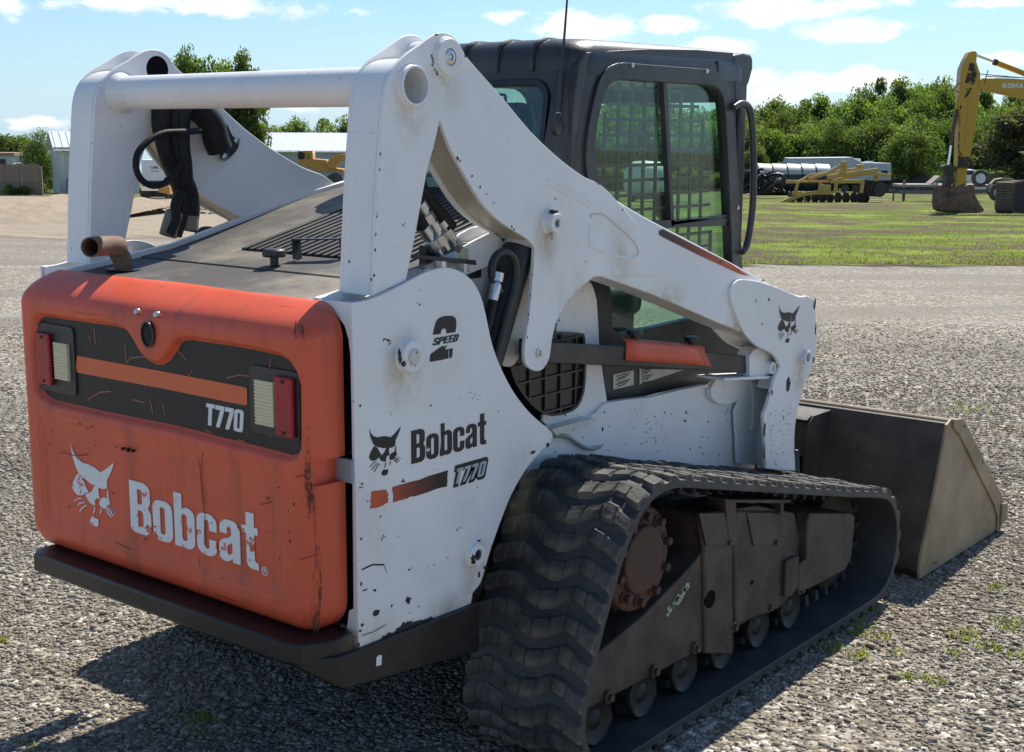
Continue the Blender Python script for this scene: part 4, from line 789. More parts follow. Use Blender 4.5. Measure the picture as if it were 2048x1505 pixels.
# squeeze grid points into the rounded rectangle
def squeeze(x, z):
    u, v = (x - cx) / hx, (z - cz) / hz
    dx = np.abs(x - cx) - (hx - RC); dz = np.abs(z - cz) - (hz - RC); m = (dx > 0) & (dz > 0)
    k = np.ones_like(x); mx = np.maximum(dx, dz); r = np.sqrt(dx ** 2 + dz ** 2); k = np.where(m, mx / np.maximum(r, 1e-9), 1)
    return np.where(m, cx + np.sign(x - cx) * (hx - RC + dx * k), x), np.where(m, cz + np.sign(z - cz) * (hz - RC + dz * k), z)
qx, qz = squeeze(gx, gz)
sdo = np.minimum.reduce([hx - np.abs(qx - cx), hz - np.abs(qz - cz)])
dxx = np.abs(qx - cx) - (hx - RC); dzz = np.abs(qz - cz) - (hz - RC)
sdo = np.where((dxx > 0) & (dzz > 0), RC - np.sqrt(dxx ** 2 + dzz ** 2), sdo)
roll = .060; t = np.clip(sdo / roll, 0, 1); edge = roll * (1 - np.sqrt(np.clip(1 - (1 - t) ** 2, 0, 1)))      # rolled rim
ymain = -.112
y = ymain + edge * 1.1
topk = np.clip((qz - 1.262) / (DZ1 - 1.262), 0, 1) ** 2.2; y = y + topk * .085 - edge * 1.1 * topk * .6        # top leans over towards the hood
dip = np.exp(-((qx + .005) / .15) ** 2) * sst((qz - 1.22) / .13); y = y + dip * .016
sb = sd_poly(band, gx, gz)
sb = sd_poly(band, qx, qz); y = y + .018 * sst((.006 - sb) / .020)                  # recess behind the decal band
low = rrect(-.50, .655, .485, .935, .03, 5); slw = sd_poly(low, qx, qz); y = y + .004 * sst((.004 - slw) / .014)
bulge = .010 * np.exp(-((qx - .0) / .6) ** 4) ; y = y - bulge * (1 - sst((.02 - sb) / .03)) * (slw > .02) * sst(sdo / .1) * .4
verts = np.stack([qx, y, qz], -1).reshape(-1, 3); faces = []
notch = lambda x, z: x > .585 and .925 < z < .985
for j in range(NZ - 1):
    for i in range(NX - 1):
        a = j * NX + i
        if notch(gx[j, i], gz[j, i]): continue
        faces.append((a, a + 1, a + NX + 1, a + NX))
me = D.meshes.new('tailgate'); me.from_pydata(verts.tolist(), [], faces); me.update()
bm = bmesh.new(); bm.from_mesh(me)
be = [e for e in bm.edges if e.is_boundary]; ex = bmesh.ops.extrude_edge_only(bm, edges=be)
for v in ex['geom']:
    if isinstance(v, bmesh.types.BMVert): v.co.y = max(v.co.y, .0) if abs(v.co.x - cx) < hx - .03 else -.004
bmesh.ops.recalc_face_normals(bm, faces=bm.faces); bm.to_mesh(me); bm.free()
TG = finish('tailgate', me, ORANGE, P, ang=60)
YR = ymain + .018 - .0015 - .004 * 0        # face of the recessed band
YL = ymain + .004 - .002
bs = smooth([(x, z) for x, z in band], 3, corner=200)
xc, zc = sum(p[0] for p in bs) / len(bs), sum(p[1] for p in bs) / len(bs)
flat('decal_band', [bs], YR, .001, 'y', DEC_BAND, TG)
stripe = SY(YR, [(155,712),(330,744),(492,775),(495,779),(495,810),(490,811),(330,778),(157,746),(152,740)])
flat('decal_stripe', [stripe], YR - .0012, .001, 'y', DEC_ORG, TG)
a0 = on_y(412, 848, YR); a1 = on_y(489, 863, YR); a2 = on_y(412, 803, YR)
letters('T770', a0.x, (a0.z + a1.z) / 2 - .003, a1.x - a0.x - .005, a2.z - a0.z - .002, YR - .0012, 'y', DEC_FACE, TG, slant=.08, gap=.04)
# words and emblem on the lower panel
b0 = on_y(263, 1063, YL); b1 = on_y(518, 1147, YL); b2 = on_y(260, 958, YL)
letters('Bobcat', b0.x, (b0.z + b1.z) / 2 + .004, b1.x - b0.x, b2.z - b0.z - .004, YL, 'y', DEC_WHT, TG, gap=.045)
flat('emblem', [[(EX + a * EW, EZ + b * EW) for a, b in L] for L in EU], YL, .0016, 'y', DEC_WHT, TG)
c0 = on_y(530, 1143, YL); flat('trademark', [circle((c0.x, c0.z), .0115, 16), circle((c0.x, c0.z), .0095, 16)], YL, .0012, 'y', DEC_WHT, TG)
MB().prism([(c0.x-.004, c0.z-.005),(c0.x-.002,c0.z-.005),(c0.x-.002,c0.z-.001),(c0.x+.001,c0.z-.001),(c0.x+.003,c0.z-.005),(c0.x+.005,c0.z-.005),(c0.x+.003,c0.z),(c0.x+.004,c0.z+.003),(c0.x+.002,c0.z+.006),(c0.x-.004,c0.z+.006)], YL-.0006, YL+.0006, 'y').build('trademark', DEC_WHT, TG)
# lamps
def lamp(side, bez, red, pale):
    f = SY(YR, bez); xs = [p[0] for p in f]; zs_ = [p[1] for p in f]
    x0, x1, z0, z1 = min(xs) + .006, max(xs) - .003, min(zs_) + .004, max(zs_) - .004
    L = flat('lamp_bezel', [rrect(x0, z0, x1, z1, .015), ], YR - .003, .006, 'y', BLACK, TG, bev=.0015)
    for s_ in (0, 1):
        for k in range(3):
            zz = z1 - .010 - k * .009 if s_ == 0 else z0 + .008 + k * .009
    r = SY(YR - .012, red); rx0, rx1 = min(p[0] for p in r), max(p[0] for p in r); rz0, rz1 = min(p[1] for p in r), max(p[1] for p in r)
    m = MB().box(((rx0 + rx1) / 2, YR - .013, (rz0 + rz1) / 2), (rx1 - rx0 - .008, .014, rz1 - rz0 - .006)).build('tail_lens', REDL, TG, bevel=.005)
    for zz in (rz0 + .014, rz1 - .014): MB().lathe([(.0045, -.0235), (.0045, -.018)], ((rx0 + rx1) / 2, YR + .001, zz), 'y', 10).build('lens_screw', BLKGLOSS, m)
    pm = MB()
    r = SY(YR - .012, pale); px0, px1 = min(p[0] for p in r), max(p[0] for p in r); pz0, pz1 = min(p[1] for p in r) + .006, max(p[1] for p in r) - .006
    n = 13; hh = (pz1 - pz0) / n; prof = []
    for k in range(n):
        za = pz0 + k * hh; prof += [(YR - .0125, za), (YR - .0145, za + hh * .25), (YR - .0152, za + hh * .5), (YR - .0145, za + hh * .75)]
    prof.append((YR - .0125, pz1)); prof += [(YR - .004, pz1), (YR - .004, pz0)]
    pm.prism(prof, px0 + .003, px1 - .005, 'x').build('reversing_lens', CLEARL, TG, smooth_=True, ang=20)
lamp(-1, [(74,640),(150,655),(152,795),(76,775)], [(76,662),(102,668),(105,772),(78,768)], [(107,680),(136,688),(139,768),(110,760)])
lamp(1, [(498,726),(600,742),(606,888),(505,866)], [(549,748),(588,755),(592,882),(556,874)], [(508,754),(549,762),(552,862),(510,850)])
# camera hole with mesh, two bolts, small holes
e0 = on_y(298, 669, ymain - .004)
hk = flat('sensor_cup', [circle((e0.x, e0.z), .027, 24, .034), circle((e0.x, e0.z), .023, 24, .030)], ymain - .006, .010, 'y', BLACK, TG)
g = MB().prism(circle((e0.x, e0.z), .0235, 20, .0305), ymain - .0055, ymain - .003, 'y').build('sensor_disc', BLKGLOSS, TG)
gm = MB()
for k in range(-4, 5):
    h = .028 * math.sqrt(max(0, 1 - (k * .005 / .0235) ** 2)); gm.box((e0.x + k * .005, ymain - .0065, e0.z), (.0012, .0015, 2 * h))
for k in range(-5, 6):
    h = .0225 * math.sqrt(max(0, 1 - (k * .005 / .0305) ** 2)); gm.box((e0.x, ymain - .0068, e0.z + k * .005), (2 * h, .0015, .0012))
gm.build('sensor_mesh', BLACK, TG)
for u, v in ((274, 624), (313, 630)):
    q = on_y(u, v, ymain + .002); MB().lathe([(.009, 0), (.009, -.004), (.006, -.010), (.002, -.0115)], (q.x, ymain + .006, q.z), 'y', 16).build('bolt', ZINC, TG)
for u, v, r in ((246, 898, .0035), (256, 900, .005), (266, 902, .0035), (572, 978, .007)):
    q = on_y(u, v, ymain); MB().prism(circle((q.x, q.z), r, 12, r * 1.2), ymain - .0052 if v < 950 else ymain - .001, ymain + .004, 'y').build('drain_hole', BLKGLOSS, TG)
# scuffs scratched through band and panel
rs = random.Random(3)
def crack(pts, y_, wd, mat, name='scratch'):
    q = [on_y(u, v, y_) for u, v in pts]; m = MB(); 
    for a, b in zip(q[:-1], q[1:]):
        d = Vector((b.x - a.x, 0, b.z - a.z)); n_ = Vector((-d.z, 0, d.x)).normalized() * wd / 2; m.poly([a - n_, b - n_, b + n_, a + n_])
    return m.build(name, mat, TG, smooth_=False)
CRK = plain('dark_scratch', (.09, .02, .01), .8); CRO = plain('orange_scratch', (.52, .16, .09), .6)
crack([(396,905),(400,940),(404,990),(410,1030),(408,1090)], YL - .0015, .0022, CRK); crack([(398,900),(424,904),(414,915)], YL - .0018, .0022, CRK); crack([(398,1110),(400,1150),(396,1190)], YL-.0015, .0016, CRK)
for pts in ([(175,800),(200,785),(222,783)],[(252,727),(262,716),(290,714)],[(452,757),(480,750),(498,753)],[(250,690),(253,722)],[(188,655),(191,690)],[(205,650),(212,640)],[(355,700),(375,722)],[(370,765),(385,740)],[(330,830),(326,812)],[(410,860),(424,866)],[(540,730),(536,745)],[(300,800),(306,830)],[(265,800),(290,806)],[(178,672),(181,684)],[(475,880),(490,884)],[(150,812),(170,815)]):
    crack(pts, YR - .0022, .0024, CRO)
rdd = random.Random(77)
for k in range(34):
    u, v = rdd.choice(((rdd.uniform(90, 560), rdd.uniform(880, 1180)), (rdd.uniform(560, 606), rdd.uniform(950, 1230)), (rdd.uniform(90, 240), rdd.uniform(830, 900)))); q = on_y(u, v, YL if k % 3 else YL)
    if not (-.56 < q.x < .57 and .62 < q.z < .98): continue
    w_, h_ = rdd.uniform(.0015, .005), rdd.uniform(.0015, .007); MB().prism([(q.x + math.cos(a_) * w_ * rdd.uniform(.4, 1), q.z + math.sin(a_) * h_ * rdd.uniform(.4, 1)) for a_ in (0, 1, 2, 3, 4.2, 5.3)], ymain - .0022, ymain - .0012, 'y').build('paint_chip', CRK, TG, smooth_=False)
for pts in ([(405,700+200),(402,960),(409,1010)], [(520,1010),(545,1004)], [(590,955),(612,950)], [(600,1120),(628,1112)], [(120,905),(150,912),(176,910)], [(430,1190),(470,1204)], [(230,1085),(262,1100)]): crack(pts, ymain - .0018, .0018, CRK)
GRM, n_, b_ = newmat('grime_streak'); co_ = objco(n_); b_.inputs['Base Color'].default_value = (.045, .025, .016, 1); b_.inputs['Roughness'].default_value = .8
n_.link(n_.math('MULTIPLY', n_.step(n_.noise(n_.mapping(co_, (30, 30, 5)), 1.0, 7, .7), .42, .62), n_.step(n_.noise(co_, 90, 5, .7), .38, .55)), b_.inputs['Alpha'])
for pts in ([(606,860),(616,850),(622,960),(632,1010),(640,1100),(644,1180),(638,1262),(616,1266),(606,1240),(622,1180),(620,1080),(608,960)], [(590,640),(606,650),(612,690),(600,700),(588,670)]):
    q = SY(ymain - .0012, pts); MB().prism([(x, z) for x, z in q], ymain - .0016, ymain - .0012, 'y').build('grime_streak', GRM, TG, smooth_=False)
# near-black plate painting the shade in the door gap; side body plates
MB().prism([(.012, .56), (.035, .56), (.035, 1.32), (.012, 1.32)], .55, .632, 'x').build('door_gap_shade', VOID, P)
MB().box((0, .03, .95), (1.18, .05, .74)).build('rear_bulkhead', BLACKP, P)
pl = smooth(SX(BX, [(704,606),(735,601),(775,585),(820,562),(850,546),(875,538),(897,536),(922,544),(945,562),(962,592),(972,630),(985,690),(1005,742),(1030,788),(1060,826),(1092,854),(1104,866),(1106,874),(1100,888),(1080,905),(1052,940),(1024,988),(1003,1040),(985,1090),(974,1125),(962,1165),(946,1186),(941,1214),(718,1298)]), 3, corner=38)
for s in (1, -1):
    sp = MB().prism(pl, s * (BX - .010), s * BX, 'x').build('side_plate', WHITE_CHIP if s > 0 else WHITE, P, bevel=.002)
    # rear return flange of the plate
    FL = [(s * a, b) for a, b in smooth(SY(.0, [(606,598),(640,601),(702,606),(717,1297),(672,1284),(692,1262),(697,1222),(706,1218),(705,1100),(703,900),(701,760),(700,715),(696,680),(688,652),(672,630),(650,618),(606,604)]), 1)]
    MB().prism(FL, .002, .008, 'y').build('rear_flange', WHITE_CHIP, sp)
    MB().box((s * (BX - .034), -.006, .955), (.058, .010, .056)).build('latch_plate', plain('grey_plate', (.32, .33, .36), .5), sp)
    if s > 0: SP = sp
def boss(u, v, x, r, h, mat, parent, name='pin_boss', inner=None, hole=0, weld=.006):
    q = on_x(u, v, x); c = (0, q.y, q.z); X = x
    pr = [(r + weld, X - .002), (r + weld * .4, X + weld * .5), (r, X + weld), (r, X + h - .003), (r - .003, X + h)]
    if hole: pr += [(hole, X + h), (hole, X + h - min(.02, h)), (0, X + h - min(.02, h))]
    o = MB().lathe(pr, c, 'x', 36).build(name, mat, parent, ang=40)
    return o, Vector((X + h, q.y, q.z))
bo, bc = boss(815, 712, BX, .040, .022, WHITE_CHIP, SP)
MB().lathe([(.0195, -.002), (.0195, .004), (.017, .006)], (bc.x, bc.y, bc.z), 'x', 28).build('pin_end', WHITE_DIRTY, bo)
bo, bc = boss(948, 1108, BX, .030, .016, WHITE_CHIP, SP, hole=.015)
MB().lathe([(.014, -.012), (.014, -.004), (.006, -.003), (.005, -.008), (.001, -.008)], (bc.x, bc.y, bc.z), 'x', 24).build('pin_end', CHIPM, bo)
# chips: ragged bare patches where the paint has gone
def chip(u, v, x, w_, h_, parent, seed=0, n=11, mat=None, off=.0012):
    q = on_x(u, v, x); r = random.Random(seed * 31 + int(u * 7 + v)); pts = []
    for k in range(n):
        a = 2 * math.pi * k / n; rr = r.uniform(.5, 1.1); pts.append((q.y + math.cos(a) * rr * w_ / 2, q.z + math.sin(a) * rr * h_ / 2))
    return MB().prism(pts, x + off - .0008, x + off, 'x').build('bare_patch', mat or CHIPM, parent, smooth_=False)
def ragged(pts, x, parent, amp=.004, seed=1, step=.006, off=.0012):
    """a strip along an edge: polyline inside, jagged outline outside"""
    r = random.Random(seed); Q = SX(x, pts); out = []
    for a, b in zip(Q, Q[1:] + Q[:1]):
        L = math.hypot(b[0] - a[0], b[1] - a[1]); n = max(1, int(L / step))
        for k in range(n):
            t = k / n; out.append((a[0] + (b[0] - a[0]) * t + r.uniform(-amp, amp), a[1] + (b[1] - a[1]) * t + r.uniform(-amp, amp)))
    return MB().prism(out, x + off - .0008, x + off, 'x').build('bare_patch', CHIPM, parent, smooth_=False)
ragged([(752,1290),(765,1272),(790,1262),(806,1246),(835,1243),(850,1240),(862,1232),(868,1240),(880,1238),(890,1228),(918,1226),(935,1212),(940,1216),(850,1250)], BX, SP, .003, 2)
for u, v, w_, h_ in ((752,1227,.022,.018),(816,1200,.020,.020),(783,1212,.007,.007),(837,1213,.004,.005),(1065,905,.022,.010),(1096,890,.016,.014),(724,968,.010,.004),(722,975,.016,.003),(735,1003,.003,.006),(722,1168,.006,.012),(730,1180,.018,.004),(716,1290,.016,.010),(709,1297,.010,.012),(724,1250,.012,.010),(720,1262,.014,.006),(720,812,.006,.006),(722,1078,.008,.008),(940,785,.005,.003),(950,790,.004,.003),(955,800,.004,.003),(945,797,.003,.004),(960,790,.003,.003),(922,797,.003,.003),(958,1150,.010,.018),(984,1094,.010,.012),(968,1135,.008,.010),(1045,975,.004,.004),(868,940,.003,.003),(795,1073,.003,.003),(868,1130,.004,.004),(856,1132,.003,.003),(955,975,.003,.004),(700,905,.004,.006)):
    chip(u, v, BX, w_ * 1.1, h_ * 1.1, SP, n=13)
crkx = lambda pts, x, wd, par, mat=None: (lambda q, m: [m.poly([(x, a[0] - 0, a[1] - wd / 2), (x, b[0], b[1] - wd / 2), (x, b[0], b[1] + wd / 2), (x, a[0], a[1] + wd / 2)]) for a, b in zip(q[:-1], q[1:])] and m.build('scratch', mat or CHIPM, par, smooth_=False))(SX(x, pts), MB())
crkx([(724,1140),(745,1130),(768,1130),(774,1145)], BX + .0012, .004, SP); crkx([(724,1272),(745,1265),(772,1250)], BX + .0012, .002, SP)
chip(799, 712, BX + .0222, .016, .044, SP, 5, 14); chip(806, 728, BX + .0222, .022, .016, SP, 6, 12); chip(946, 1120, BX + .0162, .022, .034, SP, 7, 14); chip(958, 1082, BX + .0162, .016, .008, SP, 8, 10)
# decals on the right plate
def xletters(text, p0, p1, ptop, x, mat, parent, **k):
    a, b, c = on_x(*p0, x), on_x(*p1, x), on_x(*ptop, x)
    return letters(text, a.y, (a.z + b.z) / 2, b.y - a.y, c.z - a.z, x, 'x', mat, parent, **k)
XD = BX + .0008
xletters('Bobcat', (823, 929), (972, 888), (822, 863), XD, DEC_BLK, SP, gap=.05)
def xemblem(pxl, pxr, ptop, pbot, x, parent, mat):
    a, b = on_x(*pxl, x), on_x(*pxr, x); t_, bt = on_x(*ptop, x), on_x(*pbot, x); wd = b.y - a.y; hh = (t_.z - bt.z); H = max(p[1] for L in EU for p in L)
    flat('emblem', [[(a.y + p[0] * wd, bt.z + p[1] / H * hh) for p in L] for L in EU], x, .0012, 'x', mat, parent)
xemblem((738, 900), (802, 890), (740, 858), (770, 951), XD, SP, DEC_BLK)
GRAD, n_, b_ = newmat('fading_stripe'); co_ = objco(n_); sp_ = n_.add('ShaderNodeSeparateXYZ'); n_.link(co_, sp_.inputs[0])
ya, yb = on_x(760, 1000, BX).y, on_x(888, 960, BX).y; tt = n_.math('DIVIDE', n_.math('SUBTRACT', sp_.outputs[1], ya), yb - ya, clamp=True)
n_.link(n_.ramp(tt, [(0, (.55, .09, .03)), (.45, (.20, .035, .02)), (.9, (.012, .010, .010))]), b_.inputs['Base Color']); b_.inputs['Roughness'].default_value = .45
r_ = random.Random(5)
def jag(pts, amp=.0025, n=6):
    o = []
    for a, b in zip(pts, pts[1:] + pts[:1]):
        for k in range(n): t = k / n; o.append((a[0] + (b[0] - a[0]) * t + r_.uniform(-amp, amp), a[1] + (b[1] - a[1]) * t + r_.uniform(-amp, amp)))
    return o
flat('decal_stripe', [jag(SX(XD, zs([(42,1312),(150,1285),(168,1330),(165,1390),(40,1428)])))], XD, .001, 'x', GRAD, SP)
flat('decal_stripe', [jag(SX(XD, zs([(196,1275),(592,1155),(590,1265),(320,1345),(205,1382)])), .0015)], XD, .001, 'x', GRAD, SP)
xletters('T770', (905, 975), (968, 953), (905, 938), XD, DEC_BLK, SP, slant=.22, gap=.10, off=.0042)
a = on_x(906, 972, XD); b = on_x(966, 951, XD); c = on_x(906, 941, XD)
o_ = letters('T770', a.y + .002, (a.z + b.z) / 2 + .001, b.y - a.y - .002, c.z - a.z - .002, XD + .0012, 'x', DEC_GREY, SP, slant=.22, gap=.10)

flat('decal_numeral', [smooth(SX(XD, zs([(487,180),(500,120),(520,70),(560,48),(620,44),(648,60),(655,100),(648,160),(585,170),(580,140),(566,134),(548,146),(542,174)])), 3, corner=60)], XD, .001, 'x', DEC_BLK, SP)
flat('decal_numeral', [jag(SX(XD, zs([(470,320),(545,265),(590,258),(570,285),(630,278),(622,345),(465,375)])), .001)], XD, .001, 'x', DEC_BLK, SP)
xletters('SPEED', (865, 692), (914, 683), (868, 677), XD, DEC_BLK, SP, slant=.22, gap=.06)
def stain(u, v, x, r, parent, col=(.58, .44, .22), k=.75, sz=1.5):
    q = on_x(u, v, x); m, n, b = newmat('grime_stain'); b.inputs['Base Color'].default_value = (*col, 1); b.inputs['Roughness'].default_value = .8; co = objco(n)
    d = n.add('ShaderNodeVectorMath', operation='SUBTRACT'); n.link(co, d.inputs[0]); d.inputs[1].default_value = (x, q.y, q.z); L = n.add('ShaderNodeVectorMath', operation='LENGTH'); n.link(n.mapping(d.outputs[0], (1, 1, 1 / sz)), L.inputs[0])
    a = n.math('POWER', n.math('SUBTRACT', 1.0, n.math('DIVIDE', L.outputs['Value'], r), clamp=True), 1.3); n.link(n.math('MULTIPLY', a, n.math('MULTIPLY', n.step(n.noise(co, 12, 7, .7), .25, .75), k * .42)), b.inputs['Alpha'])
    return MB().prism([(q.y + a_, q.z + b_) for a_, b_ in circle((0, 0), r, 24, r * sz)], x + .0004, x + .0008, 'x').build('grime_stain', m, parent, smooth_=False)
stain(808, 738, BX, .085, SP, k=1.0); stain(944, 1130, BX, .075, SP); stain(1040, 985, BX, .09, SP, k=.5, sz=2.2); stain(740, 1285, BX, .12, SP, k=.6, sz=.8); stain(900, 1225, BX, .14, SP, (.25, .2, .14), .6, .6)
# small oval spot under the emblem
flat('bare_patch', [circle(SX(XD, [(769, 946)])[0], .010, 14, .007)], XD, .001, 'x', CHIPM, SP)
# ---------------- bumper
bz0, bz1 = .534, .558
fp = [(-.515, .0), (-.535, -.06), (-.535, -.135), (-.50, -.165), (.56, -.165), (.605, -.150), (.640, -.075), (.640, -.012), (.60, .0)]
BU = MB().prism(smooth(fp, 1), bz0 - .03, bz1, 'z').build('rear_bumper', BUMPM, P, bevel=.008, seg=3)
MB().loft([[(.50, -.160, .520), (.60, -.150, .520), (.654, -.075, .518), (.654, .44, .512), (.60, .44, .512), (.60, 0, .518)], [(.50, -.158, .508), (.60, -.148, .495), (.652, -.06, .430), (.652, .44, .372), (.60, .44, .372), (.60, 0, .44)]]).build('bumper_corner', BUMPM, BU, bevel=.006)
q = on_x(757, 1321, .6535); MB().prism([(q.y - .010, q.z - .012), (q.y + .008, q.z - .014), (q.y + .010, q.z + .010), (q.y + .002, q.z + .014), (q.y - .008, q.z + .011)], .6545, .6555, 'x').build('sticker_scrap', DEC_FACE, BU)
# ---------------- hood and rails
hz_ = [(.0, 1.345), (.367, 1.394), (.704, 1.478), (.922, 1.534), (1.15, 1.575)]
for s in (-1, 1):
    xr = .515
    MB().prism([(y_, z_ + .012) for y_, z_ in hz_] + [(1.15, 1.50), (.7, 1.40), (0, 1.27)], s * (xr - .008), s * (xr + .012), 'x').build('hood_rail', WHITE, P, bevel=.003)
    # side shelf outside the rail
    MB().prism([(.02, 1.335), (.30, 1.365), (.30, 1.35), (.02, 1.322)], s * (xr + .014), s * (BX - .012), 'x').build('shelf_plate', WHITE, P)
def hood_z(y_):
    for (a, b), (c, d) in zip(hz_, hz_[1:]):
        if y_ <= c: return b + (d - b) * (y_ - a) / (c - a)
    return hz_[-1][1]
ys = [0.015, .12, .245]; HP = thing  # placeholder name
def hood_sheet(name, x0, x1, y0, y1, th=.02, drop=.004, n=8, holes=None):
    m = MB(); Y = [y0 + (y1 - y0) * k / n for k in range(n + 1)]
    prof = [(y_, hood_z(y_) - drop) for y_ in Y] + [(y_, hood_z(y_) - drop - th) for y_ in Y[::-1]]
    return m.prism(prof, x0, x1, 'x').build(name, HOODM, P, bevel=.003)
hood_sheet('hood_panel', -.505, .505, .012, .236)
HM = hood_sheet('grille_panel', -.505, .505, .244, 1.15, drop=.010)
hood_sheet('grille_border', -.505, -.235, .244, 1.10, drop=.002)
hood_sheet('grille_border', .43, .505, .244, 1.10, drop=.002)
hood_sheet('grille_border', -.234, .429, .244, .40, drop=.002)
nl = 22
SLATM = plain('dusty_slat', (.030, .027, .025), .55, var=.3, dirt=(.16, .13, .09), dfac=.55, dscale=2)
sm = None
for k in range(nl):
    x = -.225 + k * (.645 / (nl - 1))
    if sm is None:
        m = MB(); prof = [(y_, hood_z(y_) + .004) for y_ in (.402, .55, .704, .922, 1.10)] + [(y_, hood_z(y_) - .016) for y_ in (1.10, .922, .704, .55, .402)]
        m.prism(prof, -.0078, .0078, 'x'); o = m.build('grille_slat', SLATM, HM, bevel=.002, loc=(x, 0, 0)); sm = o
    else: clone(sm, HM, loc=(x, 0, 0))
MB().prism([(.402, hood_z(.4) - .0085), (.704, hood_z(.704) - .0085), (.922, hood_z(.922) - .0085), (1.1, hood_z(1.1) - .0085), (1.1, hood_z(1.1) - .0095), (.922, hood_z(.922) - .0095), (.704, hood_z(.704) - .0095), (.402, hood_z(.4) - .0095)], -.234, .429, 'x').build('grille_void', BLKGLOSS, HM)
# lift handle and cap
h0 = on_z(545, 470, 1.45); hb = MB(); zt = hood_z(.36)
for pa, pb in (((.055, .36, zt), (.040, .37, zt + .055)), ((.040, .37, zt + .055), (.175, .42, zt + .060)), ((.175, .42, zt + .060), (.20, .41, zt + .006))): hb.bar(pa, pb, .032, .004, (0, 0, 1) if pa[2] > zt + .05 and pb[2] > zt + .05 else (1, 0, 0))
hb.build('hood_handle', BLACKP, P)
kx, ky = .045, .285; kz = hood_z(ky)
MB().lathe([(.012, 0), (.012, .020), (.030, .022), (.033, .028), (.032, .040), (.028, .044)], (kx, ky, kz), 'z', 12).build('hood_latch_knob', BLACK, P, ang=25)
# exhaust elbow: rises from the hood, bends back to the left
EXM = plain('rusty_exhaust', (.17, .115, .085), .75, metal=.1, var=.25, bump=.3, dirt=(.15, .085, .055), dfac=.5)
_t = on_y(180, 495, -.085); _b = Vector((-.392, .105, 1.33)); ep = [tuple(_b), tuple(_b + Vector((0, -.003, .05))), tuple(_b + Vector((-.006, -.02, .085))), tuple(_b.lerp(_t, .45) + Vector((.012, .02, .052))), tuple(_b.lerp(_t, .72) + Vector((.004, .006, .028))), tuple(_t)]
e_ = MB().tube(smooth(ep, 4, False), .027, 24, cap=False).build('exhaust_pipe', EXM, P)
e_.modifiers.new('wall', 'SOLIDIFY').thickness = .003
flat('exhaust_opening', [circle((-.385, .105), .062, 24, .050)], hood_z(.105) + .0005 - .003, .002, 'z', BLKGLOSS, P)
# ---------------- lift arms
tower = [(745,592),(749,520),(754,400),(761,290),(766,215),(770,182),(779,152),(795,128),(815,108),(838,92),(862,74),(882,66),(902,70),(918,86),(930,110),(960,145),(1010,202),(1060,262),(1110,310),(1145,338),(1172,356),(1195,366),(1215,382),(1243,412),(1275,450),(1326,505),(1320,552),(1205,552),(1181,560),(1154,582),(1130,611),(1111,650),(1103,689),(1099,716),(1087,738),(1072,743),(1056,734),(1050,720),(1050,689),(1060,619),(1068,529),(1070,498),(1057,480),(1026,461),(992,437),(961,403),(930,351),(902,299),(880,241),(866,300),(853,348),(833,458),(812,562)]
AP = smooth(SX(AXO, tower), 2, corner=42)
beam = [(1236,402),(1262,418),(1300,440),(1400,492),(1500,546),(1560,580),(1600,592),(1612,590),(1626,596),(1630,612),(1632,650),(1632,700),(1624,735),(1604,785),(1592,835),(1588,880),(1590,945),(1530,940),(1529,880),(1526,832),(1534,805),(1548,755),(1558,732),(1552,716),(1538,704),(1515,694),(1490,668),(1440,648),(1380,622),(1300,588),(1200,553),(1215,480)]
BP = smooth(SX(AXO - .004, beam), 2, corner=42)
plateau = [(1475,640),(1462,605),(1460,580),(1470,564),(1484,559),(1520,564),(1560,578),(1598,594),(1612,592),(1626,598),(1630,612),(1632,650),(1632,700),(1624,735),(1604,785),(1592,835),(1588,880),(1590,942),(1531,938),(1529,880),(1526,832),(1535,808),(1550,755),(1560,734),(1552,716),(1538,704),(1515,694),(1490,670)]
PP = smooth(SX(AXO + .006, plateau), 2, corner=42)
core = [(745,592),(749,520),(754,400),(761,290),(766,215),(770,182),(779,152),(795,130),(818,118),(850,116),(890,118),(925,130),(960,162),(1010,215),(1060,275),(1110,322),(1145,350),(1172,368),(1195,378),(1215,392),(1243,420),(1275,455),(1326,505),(1320,545),(1205,540),(1150,532),(1085,505),(1064,478),(1052,466),(1030,450),(1000,426),(970,394),(940,344),(912,292),(889,232),(880,228),(872,250),(858,300),(845,348),(825,458),(804,562)]
AC = smooth(SX(AXO, core), 2, corner=42)
AU = smooth(SX(AXO, [(883,236),(893,262),(908,290),(936,345),(967,396),(998,429),(1028,453),(1050,468),(1062,479)]), 2, False)
AU = [(a - .001, b - .0035) for a, b in AU]
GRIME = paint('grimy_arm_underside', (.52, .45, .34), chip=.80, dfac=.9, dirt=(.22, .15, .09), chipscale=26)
BPC = smooth(SX(AXO - .004, [(1236,402),(1262,418),(1300,440),(1400,492),(1500,546),(1560,580),(1598,592),(1626,598),(1629,640),(1600,690),(1560,690),(1515,684),(1490,668),(1440,648),(1380,622),(1300,588),(1200,553),(1215,480)]), 2, corner=42)
